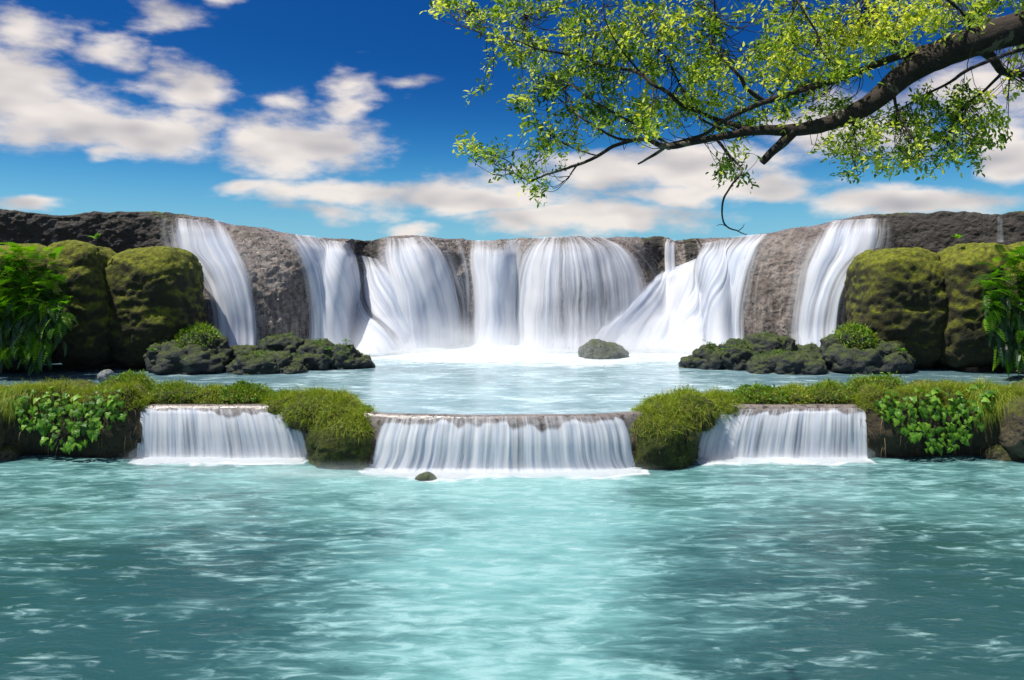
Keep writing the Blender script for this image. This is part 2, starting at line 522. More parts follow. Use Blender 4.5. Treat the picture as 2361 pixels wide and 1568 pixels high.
R_f = curve(half_R + mid_R[:-1] + [(mir(x), d) for x, d in half_R[::-1]])
half_T = [(-600, 478), (0, 486), (60, 488), (130, 494), (240, 488), (340, 490), (420, 496), (470, 503), (520, 517), (600, 526), (680, 541), (740, 547), (800, 549), (850, 553)]
mid_T = [(880, 549), (915, 543), (955, 542), (1000, 547), (1080, 553), (1130, 556), (1180, 553), (1250, 547), (1350, 546), (1420, 548), (1480, 549), (1525, 545), (1560, 553), (1590, 549)]
T_f = curve(half_T + mid_T + [(mir(x), d) for x, d in half_T[::-1] if x < 830])


def cliff_points():
    s = np.concatenate((np.linspace(-600, -20, 50), np.linspace(-16, 2440, 620), np.linspace(2450, 3028, 50)))
    a = np.linspace(0, math.pi / 2, 104)
    D, Rr = D_f(s), R_f(s)
    X = (s - CX) / F * D
    sc = CX + X * F / (D + Rr)
    zt = CH + (HZ - T_f(sc)) * (D + Rr) / F
    zb = POOL - 0.7
    n = 2.3
    t = np.sin(a) ** (2 / n)
    P = np.zeros((len(a) + 10, len(s), 3))
    Z = zb + (zt - zb)[None, :] * t[:, None]
    sb = Rr[None, :] * (1 - np.cos(a) ** (2 / n))[:, None]
    # rock aprons under the two spreading flows
    tt = t[:, None]
    ap = 3.2 * np.exp(-((s - 1545) / 85) ** 2)[None, :] * np.clip(1 - tt / 0.80, 0, 1) ** 1.15
    ap += 2.3 * np.exp(-((s - 865) / 48) ** 2)[None, :] * np.clip(1 - tt / 0.78, 0, 1) ** 1.15
    for c in (880.0, mir(880.0)):
        ap += 1.1 * np.exp(-((s - c) / 45) ** 2)[None, :] * np.clip(1 - tt / 0.35, 0, 1)
    Y = D[None, :] + sb - ap
    k = len(a)
    P[:k, :, 0] = X[None, :]
    P[:k, :, 1] = Y
    P[:k, :, 2] = Z
    back = np.array([0.4, 0.9, 1.6, 2.6, 4, 7, 12, 20, 35, 60])
    for i, b in enumerate(back):
        P[k + i, :, 0] = X * (1 + 0.004 * b)
        P[k + i, :, 1] = P[k - 1, :, 1] + b
        P[k + i, :, 2] = zt - 0.03 * min(b, 8)
    # soft swelling shared by rock and water
    N = grid_normals(P)
    N *= np.sign(-N[:, :, 1:2] + N[:, :, 2:3] + 1e-6)
    amp = np.ones(P.shape[:2])
    amp[k:] = 0.4
    amp[int(k * 0.86):k] = 0.55
    P += N * (amp * 0.16 * fbm(P, (0.55, 0.55, 0.35), 3, k=3))[..., None]
    return s, P, N, k


CS, CP0, CN, CK = cliff_points()


def cliff_mesh():
    P, N = CP0.copy(), CN
    m = 1 - sstep(CK - 6, CK + 6, np.arange(P.shape[0]))[:, None] * 0.45
    rough = 0.10 * fbm(P, 1.7, 4, 0.55, k=11) + 0.055 * fbm(P, (5.5, 5.5, 5.5), 3, 0.6, k=21)
    flute = 0.07 * fbm(P, (3.2, 3.2, 0.35), 3, k=31)
    low = 1 - sstep(0.3, 0.75, np.arange(P.shape[0]) / CK)[:, None]
    P += N * (m * (rough + flute * low))[..., None]
    # dark overgrown niches keep their own rock
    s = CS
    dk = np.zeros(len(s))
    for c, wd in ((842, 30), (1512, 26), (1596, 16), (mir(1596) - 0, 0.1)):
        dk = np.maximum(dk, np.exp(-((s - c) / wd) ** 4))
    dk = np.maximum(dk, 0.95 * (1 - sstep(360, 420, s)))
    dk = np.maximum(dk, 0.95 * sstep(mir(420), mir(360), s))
    return P, np.repeat(dk[None, :], P.shape[0], 0)


def cliff_material():
    t = material('cliff')
    g = t.n('ShaderNodeNewGeometry')
    p, nrm = g.outputs['Position'], g.outputs['Normal']
    dk = t.n('ShaderNodeAttribute', attribute_name='algae').outputs['Fac']
    a = t.noise(p, 0.8, 6, 0.6)
    b = t.noise(p, 4.5, 6, 0.68)
    st = t.noise(t.mapping(p, scale=(1, 1, 0.10)), 6.0, 5, 0.62)
    c = t.mix(t.ramp(a, 0.38, 0.62), (0.185, 0.145, 0.120), (0.32, 0.27, 0.235))
    c = t.mix(t.math('MULTIPLY', t.ramp(b, 0.50, 0.34), 0.8), c, (0.060, 0.047, 0.040))
    c = t.mix(t.math('MULTIPLY', t.ramp(st, 0.46, 0.64), 0.35), c, (0.07, 0.052, 0.042))
    z = t.sep(p)[2]
    low = t.ramp(z, 4.6, 2.6)
    c = t.mix(t.math('MULTIPLY', t.math('MULTIPLY', t.ramp(st, 0.40, 0.62), low), 0.75), c, (0.060, 0.040, 0.032))
    # black-green algae film on the side walls and in the niches
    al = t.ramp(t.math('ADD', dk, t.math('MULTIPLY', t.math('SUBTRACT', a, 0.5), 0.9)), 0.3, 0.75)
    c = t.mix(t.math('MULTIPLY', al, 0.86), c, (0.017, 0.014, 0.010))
    nz = t.sep(nrm)[2]
    mo = t.math('ADD', t.math('MULTIPLY', nz, 0.8), t.math('MULTIPLY', t.math('SUBTRACT', t.noise(p, 1.3, 5, 0.65), 0.5), 2.0))
    mo = t.math('MULTIPLY', t.ramp(mo, 0.60, 1.0), t.ramp(t.math('ADD', dk, t.math('MULTIPLY', a, 0.5)), 0.25, 0.6))
    c = t.mix(mo, c, t.mix(b, (0.04, 0.055, 0.006), (0.13, 0.14, 0.012)))
    vor = t.n('ShaderNodeTexVoronoi', {'Vector': t.vmath('ADD', t.mapping(p, scale=(1, 1, 1.35)), t.vmath('MULTIPLY', t.n('ShaderNodeTexNoise', {'Vector': p, 'Scale': 2.5}).outputs['Color'], (0.5, 0.5, 0.5))), 'Scale': 4.6},
              feature='SMOOTH_F1').outputs['Distance']
    h = t.math('ADD', t.math('MULTIPLY', vor, 1.0), t.math('ADD', t.math('MULTIPLY', t.noise(p, 15, 5, 0.7), 0.8), t.math('MULTIPLY', st, 0.8)))
    nb = t.bump(h, 1.0, 0.11)
    ro = t.math('ADD', t.ramp(b, 0.3, 0.7, 0.17, 0.36), t.math('MULTIPLY', t.math('MAXIMUM', al, mo), 0.4))
    t.out(t.n('ShaderNodeBsdfPrincipled', {'Base Color': c, 'Roughness': ro, 'Normal': nb}).outputs[0])
    return MATS['cliff']


cliff_material()
cP, cA = cliff_mesh()
cliff = tag(grid_obj('cliff', cP, MATS['cliff'], attrs={'algae': cA}), label='curved grey brown tufa cliff that the falls pour over', kind='structure')


def bvh_of(P):
    n, m = P.shape[:2]
    return BVHTree.FromPolygons([tuple(v) for v in P.reshape(-1, 3)], [tuple(int(i) for i in f) for f in grid_faces(n, m)])


cliff_bvh = bvh_of(CP0)
EYE = Vector((0, 0, CH))


def cast(bvh, px, py):
    for k in range(14):
        d = Vector(at(px, py + k * 1.5, 1.0)) - EYE
        hit, nrm, idx, dist = bvh.ray_cast(EYE, d.normalized(), 200)
        if hit is not None:
            if nrm.dot(d) > 0:
                nrm = -nrm
            return np.array(hit), np.array(nrm)
    return None


def smooth_grid(G, it=2):
    for _ in range(it):
        H = G.copy()
        H[1:-1] = (G[:-2] + 2 * G[1:-1] + G[2:]) / 4
        G = H.copy()
        G[:, 1:-1] = (H[:, :-2] + 2 * H[:, 1:-1] + H[:, 2:]) / 4
    return G


def water_sheet(bvh, left, right, nu, nv, off=0.22, ridge=0.09, rf=1.8, over=0.7, seed=0, flare=0.32, bulge=0.0, fine=1.0):
    L, Rr = resample(left, nv), resample(right, nv)
    if over > 0.2 or over == 0:      # soft borders fade out beyond the body of the water
        L, Rr = L + (L - Rr) * (0.07, 0), Rr + (Rr - L) * (0.07, 0)
    G = np.zeros((nv, nu, 3))
    NN = np.zeros((nv, nu, 3))
    for i in range(nv):
        last = None
        for j in range(nu):
            u = j / (nu - 1)
            x, y = L[i] * (1 - u) + Rr[i] * u
            h = cast(bvh, x, y)
            if h is None:
                h = last if last is not None else (at(x, y, 32), np.array((0, -1, 0.0)))
            last = h
            G[i, j], NN[i, j] = h
    G = smooth_grid(G, 3)
    NN = smooth_grid(NN, 4)
    NN /= np.linalg.norm(NN, axis=-1, keepdims=True) + 1e-9
    width = np.linalg.norm(G[nv // 2, -1] - G[nv // 2, 0])
    seg = np.linalg.norm(np.diff(G, axis=0), axis=-1).mean(1)
    vlen = np.concatenate(([0], np.cumsum(seg)))
    u = np.linspace(0, 1, nu)
    v = np.linspace(0, 1, nv)
    U, V = np.meshgrid(u, v)
    q = np.stack((U * width * rf + seed * 7.7, V * 0.8, np.full_like(U, seed)), -1)
    rd = 0.65 * vnoise(q, seed) + 0.35 * vnoise(q * (2.7, 1.2, 1), seed + 5)
    amp = ridge * sstep(0.02, 0.35, V)
    edge = np.minimum(U, 1 - U) * 2
    o = off * (0.35 + 0.65 * sstep(0, 0.3, edge)) * (0.30 + 0.70 * sstep(0.0, 0.16, V)) + amp * rd + bulge * sstep(0.1, 0.5, V)
    G = G + NN * o[..., None]
    # the foot of the sheet runs out over the pool
    fl = sstep(0.84, 1.0, V) ** 2
    G[..., 1] -= flare * fl * (0.8 + 0.4 * rd)
    # carry the sheet back over the crest
    if over > 0:
        top = G[0:1].copy()
        extra = []
        for b in (1.0, 0.66, 0.33):
            e = top.copy()
            e[..., 1] += over * b
            e[..., 2] += 0.02 - 0.02 * b
            extra.append(e)
        G = np.concatenate(extra + [G], 0)
        U = np.concatenate([U[:1]] * 3 + [U], 0)
        vl = np.concatenate(([-over, -over * .66, -over * .33], vlen))
        V = np.concatenate([np.zeros((3, nu)), V], 0)
    else:
        vl = vlen
    uv = np.stack((U * width, np.repeat(vl[:, None], nu, 1)), -1)
    uv[..., 0] *= fine
    uv[..., 0] += seed * 3.3
    uv[..., 1] += seed * 1.7
    return G, U, V, uv


def base_foam(parent, base, level, reach=0.8, high=0.13, seed=0):
    """churned white water where a sheet lands: a low uneven roll"""
    nu = base.shape[0]
    c = np.linspace(-0.45, 1.0, 12)
    d = -base.copy()
    d[:, 2] = 0
    dn = np.zeros_like(base)
    dn[:, 1] = -1.0
    P = np.zeros((len(c), nu, 3))
    for i, cc in enumerate(c):
        P[i] = base + dn * (cc * reach)
        P[i, :, 2] = level - 0.04 + high * np.exp(-(cc * 1.9) ** 2)
    nz = fbm(P, (1.5, 1.8, 1), 3, 0.4, k=seed + 40)
    prof = np.exp(-(c * 1.5) ** 2)[:, None]
    P[..., 2] += prof * high * 0.8 * nz
    P[..., 1] -= reach * 0.5 * np.clip(fbm(P, (1.3, 0.1, 1), 3, k=seed + 60), -1, 1) * sstep(0.2, 1, c)[:, None]
    U = np.linspace(0, 1, nu)
    dens = (1 - sstep(0.25, 1.0, c))[:, None] * (sstep(0, 0.06, U) * sstep(0, 0.06, 1 - U))[None, :]
    return grid_obj('foam', P, MATS['foam'], parent, {'dens': dens}, flip=True)


def waterfall(label, left, right, nu=60, nv=60, dens=0.85, edge=0.20, top=0.40, top_fade=0.25, gaps=(), seed=0, foam=True, bvh=None, level=POOL, ragged=None, veil=0.0, group='white falls over the cliff', **kw):
    G, U, V, uv = water_sheet(bvh or cliff_bvh, left, right, nu, nv, seed=seed, **kw)
    De = np.full(U.shape, dens)
    De = De * (top + (1 - top) * sstep(0.0, top_fade, V))
    for (u0, v0, su, sv, am) in gaps:
        De = De - am * np.exp(-((U - u0) / su) ** 2 - ((V - v0) / sv) ** 2)
    if ragged:
        lo, var, fr = ragged
        q = np.stack((U * fr, np.zeros_like(U), np.full_like(U, seed * 3.1)), -1)
        st = lo + var * (0.6 * vnoise(q, 5) + 0.4 * vnoise(q * 3.1, 6))
        De = De * (0.25 + 0.75 * sstep(0, 0.10, V - st))
        De = De - 0.40 * np.clip(vnoise(q * 2.2 + 5.0, 9), 0, 1) * sstep(0.1, 0.4, V) + 0.12
    e = sstep(0, edge, U) * sstep(0, edge, 1 - U)
    De = De * e + (e - 1) * 0.30
    De = De + 0.25 * sstep(0.85, 1.0, V) * e
    base = G[-1].copy()
    base[:, 2] = level
    loc = base[nu // 2]
    w = thing('waterfall', loc, label, 'waterfall', group)
    grid_obj('water_sheet', G, MATS['falling_water'], w, {'dens': De}, uv)
    if veil:
        Lv, Rv = np.array(left, float), np.array(right, float)
        wd = (Rv - Lv) * (0.26, 0)
        kv = dict(kw)
        kv.update(off=0.15, ridge=0.04)
        Gv, Uv, Vv, uvv = water_sheet(bvh or cliff_bvh, Lv - wd, Rv + wd, max(16, nu // 2), nv, seed=seed + 60, **kv)
        ev = sstep(0, 0.5, Uv) * sstep(0, 0.5, 1 - Uv)
        Dv = veil * (0.35 + 0.65 * sstep(0.0, 0.3, Vv)) * ev + 0.25 * sstep(0.6, 1.0, Vv) * ev
        grid_obj('water_veil', Gv, MATS['falling_water'], w, {'dens': Dv}, uvv)
    if foam:
        base_foam(w, base, level, 0.8 if level > 0 else 0.7, 0.13 if level > 0 else 0.06, seed=seed)
    return w, base


def mx(pts):
    return [(mir(x), y) for x, y in pts]


BASES = []
L1l = [(392, 504), (398, 545), (412, 588), (446, 615), (476, 652), (495, 712), (508, 828)]
L1r = [(514, 514), (537, 552), (556, 592), (570, 632), (581, 690), (589, 745), (594, 832)]
L2al = [(652, 542), (680, 580), (698, 625), (709, 680), (714, 740), (712, 826)]
L2ar = [(730, 549), (754, 600), (770, 650), (784, 700), (796, 750), (806, 826)]
L2bl = [(718, 549), (738, 590), (754, 640), (768, 690), (778, 745), (780, 826)]
L2br = [(812, 567), (818, 612), (828, 662), (848, 712), (884, 762), (936, 824)]
def add(*a, **k):
    k.setdefault('veil', 0.82 if k.get('foam', True) else 0.0)
    w, b = waterfall(*a, **k)
    BASES.append(b)


add('tall fall pouring off the high shoulder behind the shrub left of the rounded rock', L1l, L1r, 54, 70, seed=1, dens=0.86, gaps=((0.25, 0.55, .10, .12, .35),))
add('narrow white chute right beside the rounded rock on the left side', L2al, L2ar, 44, 60, seed=2, dens=0.92)
add('wide curling flow sweeping right to the pool past the left chute', L2bl, L2br, 60, 64, seed=3, dens=0.95, gaps=((0.05, 0.2, .12, .2, .4),))
add('thin diagonal veil under the dark mossy niche, left of the middle', [(818, 586), (828, 640), (845, 700), (872, 750), (905, 785), (912, 824)], [(878, 600), (918, 640), (952, 690), (970, 740), (976, 770), (978, 824)], 50, 54, seed=4, dens=0.68, top=0.6, over=0)
add('broad fanning fall over the dome left of the bare rock strip', [(872, 552), (876, 600), (884, 650), (892, 700), (898, 750), (900, 824)], [(994, 548), (1022, 590), (1040, 635), (1054, 680), (1063, 740), (1066, 824)], 76, 64, seed=5, dens=0.74, gaps=((0.12, 0.35, .16, .25, .35), (0.95, .3, .1, .5, -.35)))
add('straight bright fall near the middle, fed by two crest streams', [(1060, 558), (1070, 600), (1080, 650), (1086, 700), (1086, 750), (1080, 824)], [(1226, 556), (1218, 600), (1210, 650), (1206, 700), (1206, 750), (1204, 824)], 70, 64, seed=6, dens=0.92, edge=0.34, gaps=((0.5, 0.02, .10, .10, .7), (0.85, .6, .12, .5, .2)))
add('great domed curtain of streaked water just right of the middle', [(1232, 550), (1204, 590), (1188, 640), (1181, 700), (1177, 750), (1174, 824)], [(1405, 550), (1456, 585), (1482, 625), (1494, 670), (1498, 730), (1500, 824)], 110, 70, seed=7, dens=0.66, veil=0.5, gaps=((0.48, 0.80, .20, .32, .34), (0.66, 0.60, .14, .2, .16), (0.10, 0.6, .1, .6, -.30), (0.9, .25, .12, .2, -.2)))
add('faint veil over the bare rock strip left of the straight middle fall', [(1030, 600), (1044, 660), (1052, 720), (1056, 770), (1056, 824)], [(1085, 600), (1095, 660), (1102, 720), (1104, 770), (1104, 824)], 24, 50, seed=15, dens=0.40, top=0.1, edge=0.45, over=0, foam=False)
add('faint veil in the recess between the straight fall and the domed curtain', [(1168, 566), (1165, 640), (1164, 700), (1162, 760), (1160, 824)], [(1222, 566), (1212, 640), (1206, 700), (1202, 760), (1200, 824)], 24, 50, seed=16, dens=0.58, top=0.4, edge=0.45, over=0, foam=False)
add('low spreading white flow over the apron below the dark niche', [(1502, 644), (1478, 665), (1450, 690), (1412, 725), (1368, 765), (1328, 826)], [(1620, 588), (1613, 640), (1604, 690), (1595, 730), (1584, 770), (1570, 826)], 84, 60, seed=8, dens=1.0, top=0.75, over=0, off=0.24)
add('thin ribbon of water dropping into the dark niche', [(1536, 553), (1535, 580), (1534, 610), (1533, 634)], [(1562, 553), (1562, 580), (1563, 605), (1563, 626)], 18, 30, seed=9, dens=0.8, foam=False, ridge=0.03, flare=0.0, off=0.12)
add('wide curling flow sweeping left to the pool past the right chute', mx(L2br), mx(L2bl), 60, 64, seed=10, dens=0.97, gaps=((0.95, 0.2, .12, .2, .4),))
add('narrow white chute beside the rounded rock on the right side', mx(L2ar), mx(L2al), 44, 60, seed=11, dens=0.92)
add('tall fall pouring off the high shoulder right of the rounded rock', mx(L1r), mx(L1l), 54, 70, seed=12, dens=0.90, gaps=((0.75, 0.55, .10, .12, .35),))
thin_l, thin_r = [(108, 500), (106, 525), (104, 560)], [(136, 500), (138, 525), (140, 560)]
add('faint trickle down the dark wall above the ferns on the left', thin_l, thin_r, 12, 20, seed=13, dens=0.30, edge=0.5, foam=False, ridge=0.02, flare=0.0, off=0.16, group='faint trickles')
add('faint trickle down the dark wall above the ferns on the right', mx(thin_r), mx(thin_l), 12, 20, seed=14, dens=0.30, edge=0.5, foam=False, ridge=0.02, flare=0.0, off=0.16, group='faint trickles')

def mist_material(name, density):
    t = material(name)
    tc = t.n('ShaderNodeTexCoord').outputs['Object']
    x, y, z = t.sep(tc)
    ex = t.ramp(t.math('ABSOLUTE', x), 1.0, 0.6)
    ey = t.ramp(t.math('ABSOLUTE', y), 1.0, 0.2)
    ez = t.ramp(z, 0.9, -1.0)
    n = t.noise(t.mapping(tc, scale=(4.0, 2.0, 1.6)), 1.0, 2, 0.5)
    d = t.math('MULTIPLY', t.math('MULTIPLY', ex, ey), t.math('MULTIPLY', ez, t.math('MULTIPLY', ez, t.ramp(n, 0.25, 0.75, 0.3, 1.4))))
    v = t.n('ShaderNodeVolumePrincipled', {'Color': (0.985, 0.99, 1.0, 1), 'Density': t.math('MULTIPLY', d, density), 'Anisotropy': 0.1})
    o = t.n('ShaderNodeOutputMaterial')
    t.t.links.new(v.outputs[0], o.inputs['Volume'])


def mist(loc, size, mat, label):
    V = np.array([(a, b, c) for a in (-1, 1) for b in (-1, 1) for c in (-1, 1)], float)
    Fm = [(0, 1, 3, 2), (4, 6, 7, 5), (0, 4, 5, 1), (2, 3, 7, 6), (0, 2, 6, 4), (1, 5, 7, 3)]
    o = mesh_np('mist', V, Fm, MATS[mat], smooth=False)
    o.location = loc
    o.scale = size
    tag(o, label=label, cat='mist', kind='stuff')


mist_material('mist', 0.50)
mist_material('spray', 1.6)
mist((0.4, 31.0, POOL + 1.15), (8.4, 2.2, 1.2), 'mist', 'drifting spray at the foot of the tall falls')

# ------------------------------------------------------------------ ledges (the low weir)
WX = 1157.5           # axis of the weir in the picture


def wmir(x):
    return 2 * WX - x


def ridge_points(s, D, zt, Rr, n=2.4, back=(0.2, 0.5, 1.0, 1.6), drop=0.7, zb=-0.6, rows=46, under=0.0):
    a = np.linspace(0, math.pi / 2, rows)
    t = np.sin(a) ** (2 / n)
    sb = Rr[None, :] * (1 - np.cos(a) ** (2 / n))[:, None]
    X = (s - CX) / F * D
    P = np.zeros((rows + len(back) + 1, len(s), 3))
    P[:rows, :, 0] = X
    P[:rows, :, 1] = D[None, :] + sb + under * np.clip(1 - t[:, None] / 0.6, 0, 1) ** 1.3
    P[:rows, :, 2] = zb + (zt - zb)[None, :] * t[:, None]
    for i, b in enumerate(back):
        P[rows + i, :, 0] = X
        P[rows + i, :, 1] = P[rows - 1, :, 1] + b
        P[rows + i, :, 2] = zt - 0.05 * b
    P[-1] = P[-2]
    P[-1, :, 1] += 0.15
    P[-1, :, 2] -= drop
    N = grid_normals(P)
    N *= np.sign(-N[:, :, 1:2] + N[:, :, 2:3] + 1e-6)
    return P, N, rows


def ledge(label, s0, s1, D, zt, Rr, seed, n=2.4):
    s = np.linspace(s0, s1, 170)
    P, N, k = ridge_points(s, D(s), zt(s), np.full(len(s), Rr), n, back=(0.03, 0.08, 0.14), drop=0.5)
    P0 = P.copy()
    w = np.ones(P.shape[0])
    w[k - 10:] = 0.12
    P = P + N * (w[:, None] * (0.025 * fbm(P, 1.6, 4, k=seed) + 0.010 * fbm(P, 7, 3, k=seed + 3)))[..., None]
    o = grid_obj('rock_ledge', P, MATS['wet_ledge'])
    tag(o, label, 'rock ledge', 'weir ledges')
    return bvh_of(P0)


side_D = lambda s: 19.55 + 0 * s
side_z = lambda s: POOL + 0.025 + 0 * s
bl = ledge('left wet brown ledge of the weir, behind its white curtain', 296, 742, side_D, side_z, 0.34, 70)
br = ledge('right wet brown ledge of the weir, behind its white curtain', wmir(742), wmir(296), side_D, side_z, 0.34, 75)
cen_D = curve([(820, 18.75), (900, 18.45), (1000, 18.3), (1157, 18.25), (1320, 18.32), (1420, 18.45), (1500, 18.75)])
bc = ledge('middle wet brown ledge of the weir between the grassy mounds', 835, 1485, cen_D, lambda s: POOL + 0.02 + 0.006 * np.sin(s / 37.0), 0.32, 80)
Ll = [(316, 942), (316, 962), (316, 1000), (315, 1030), (315, 1066)]
Lr = [(676, 946), (690, 968), (703, 1000), (713, 1035), (720, 1072)]
WB = []
for args in (
    dict(label='curtain of white strands over the left weir ledge', left=Ll, right=Lr, nu=150, seed=21, bvh=bl),
    dict(label='curtain of white strands over the right weir ledge', left=[(wmir(x), y) for x, y in Lr], right=[(wmir(x), y) for x, y in Ll], nu=150, seed=22, bvh=br),
    dict(label='widest curtain of white strands, over the middle weir ledge', left=[(880, 964), (873, 985), (866, 1012), (860, 1044), (848, 1070), (834, 1088)], right=[(1440, 962), (1450, 985), (1456, 1012), (1460, 1044), (1470, 1070), (1486, 1088)], nu=220, seed=23, bvh=bc),
):
    w, b = waterfall(nv=46, dens=0.88, edge=0.02, top=0.8, top_fade=0.1, ragged=(0.09, 0.19, 9.0), off=0.05, ridge=0.04, rf=6.5, fine=2.4, flare=0.14, over=0.12, level=0.0, bulge=0.06, group='low curtains of the weir', **args)
    WB.append(b)
    c_ = (b[0] + b[-1]) / 2
    mist((c_[0], b[len(b) // 2][1] - 0.18, 0.22), (abs(b[-1][0] - b[0][0]) * 0.56, 0.42, 0.27), 'spray', 'low spray where the ' + ('left', 'right', 'middle')[len(WB) - 1] + ' weir curtain lands')

# ------------------------------------------------------------------ pools
def pool(name, xs, ys, z, mat, foamf, plumef, amp, seed, label, front=None):
    X, Y = np.meshgrid(xs, ys)
    if front is not None:
        f0 = front(X)
        Y = f0 + (Y - ys[0]) / (ys[-1] - ys[0]) * (ys[-1] - f0)
    P = np.stack((X, Y, np.full_like(X, z)), -1)
    q = P * (0.45, 1.0, 1)
    fo = foamf(X, Y)
    P[..., 2] += amp * (fbm(q, 1.1, 3, k=seed) + 0.5 * fbm(q, 3.2, 2, k=seed + 4)) * (1 + 1.5 * fo)
    o = grid_obj(name, P, MATS[mat], attrs={'foam': fo, 'plume': plumef(X, Y)})
    return tag(o, label=label, kind='structure')


def fine_axis(lo, a, b, hi, n):
    return np.concatenate((np.linspace(lo, a, 12)[:-1], np.linspace(a, b, n), np.linspace(b, hi, 12)[1:]))


def upper_foam(X, Y):
    n = fbm(np.stack((X * 0.5, Y, 0 * X), -1), 0.8, 4, k=91)
    f = sstep(26.6, 29.8, Y + 2.0 * n) * 1.05
    side = 1 - sstep(6.0, 8.5, np.abs(X - 0.5))
    f = f * (0.25 + 0.75 * side)
    near = np.zeros_like(X)
    for b in BASES:
        if b[0, 2] > 0:
            xm = np.interp(X, b[np.argsort(b[:, 0]), 0], b[np.argsort(b[:, 0]), 1], left=99, right=99)
            near = np.maximum(near, sstep(-2.2, -0.2, Y - xm))
    f = np.maximum(f, near)
    # stray froth and sun glare, both painted as foam, on the pool's right
    s = np.exp(-((X - 3.8) / 2.4) ** 2 - ((Y - 23.5) / 3.5) ** 2)
    f = f * (1 - sstep(8.6, 9.6, np.abs(X - 0.5)))
    return np.clip(f + 0.24 * s, 0, 1)


def lower_foam(X, Y):
    f = np.zeros_like(X)
    for b in WB:
        o = np.argsort(b[:, 0])
        xm = np.interp(X, b[o, 0], b[o, 1], left=99, right=99)
        n = fbm(np.stack((X, Y * 0.3, 0 * X), -1), 1.1, 3, k=95)
        f = np.maximum(f, sstep(-0.75, -0.15, Y - xm + 0.3 * n) * 0.95)
    return f


def lower_plume_vignette(X, Y):
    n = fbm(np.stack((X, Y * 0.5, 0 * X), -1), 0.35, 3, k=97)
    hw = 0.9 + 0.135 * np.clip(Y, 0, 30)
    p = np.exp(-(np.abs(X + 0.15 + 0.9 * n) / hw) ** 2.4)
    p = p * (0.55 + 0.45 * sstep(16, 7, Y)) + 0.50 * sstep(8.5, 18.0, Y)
    p = p - 0.16 * sstep(2.5, 6.5, np.abs(X)) * sstep(15, 10, Y)  # near corners darkened: a vignette put into the water colour
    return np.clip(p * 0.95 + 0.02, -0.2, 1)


pool('upper_pool_water', fine_axis(-60, -16, 17, 60, 300), np.linspace(18.75, 37, 220), POOL - 0.005, 'upper_water', upper_foam, lambda X, Y: 0.42 + 0.25 * np.exp(-((X - 1) / 6) ** 2) - 0.45 * sstep(6, 11, np.abs(X - 0.5)), 0.012, 100, 'pale blue pool between the tall falls and the weir',
     front=lambda X: np.where((X > -3.5) & (X < 3.1), cen_D(CX + X / 18.6 * F) + 0.36, 19.98))
pool('lower_pool_water', fine_axis(-120, -13, 13, 120, 320), np.concatenate((np.linspace(-60, 6, 20)[:-1], np.linspace(6, 20.2, 330))), 0.0, 'lower_water', lower_foam, lower_plume_vignette, 0.016, 110, 'turquoise pool spreading in front of the weir')

# ------------------------------------------------------------------ boulders and rocks
def boulder_mesh(name, c, r, mat, parent=None, seed=0, pw=2.6, n1=0.10, n2=0.03, s1=0.9, crease=(), nu=110, nv=72, taper=0.0, lean=(0, 0), cracks=0.0):
    th = np.linspace(0, 2 * math.pi, nu, endpoint=False)
    ph = np.linspace(-math.pi / 2 + 0.001, math.pi / 2 - 0.001, nv)
    T, Q = np.meshgrid(th, ph)
    d = np.stack((np.cos(Q) * np.cos(T), np.cos(Q) * np.sin(T), np.sin(Q)), -1)
    r = np.array(r, float)
    k = (np.abs(d) ** pw).sum(-1) ** (-1 / pw)
    P = d * k[..., None]
    sc = np.ones(P.shape[:2])
    for z0, wd, am in crease:
        zz = P[..., 2] + 0.06 * vnoise(P * 2.0, seed + 9)
        sc -= am * np.exp(-((zz - z0) / wd) ** 2)
    P[..., :2] *= (sc * (1 - taper * np.clip(-P[..., 2], 0, 1) ** 2))[..., None]
    P = P * r
    P[..., 0] += lean[0] * P[..., 2]
    P[..., 1] += lean[1] * P[..., 2]
    W = P + np.array(c)
    rm = r.mean()
    nn = n1 * rm * fbm(W, s1 / rm * 1.6, 4, 0.5, k=seed) + n2 * rm * fbm(W, 6.0 / rm, 4, 0.6, k=seed + 7)
    if cracks:
        cr = np.abs(fbm(W, 1.9 / rm, 3, k=seed + 15))
        nn -= cracks * rm * np.exp(-(cr / 0.07) ** 2)
    W = W + d * nn[..., None]
    f = grid_faces(nv, nu, True)
    return W, f


def boulder(name, px0, px1, py0, py1, d, depth, mat, label=None, cat='boulder', parent=None, seed=0, below=0.4, group=None, **kw):
    a = at(px0, py1, d)
    b = at(px1, py0, d)
    zb = a[2] - below
    c = np.array(((a[0] + b[0]) / 2, d + depth * 0.6, (zb + b[2]) / 2))
    r = ((b[0] - a[0]) / 2, depth, (b[2] - zb) / 2)
    W, f = boulder_mesh(name, c, r, mat, seed=seed, **kw)
    o = mesh_np(name, W, f, MATS[mat], parent)
    if label:
        tag(o, label, cat, group)
    return o, W


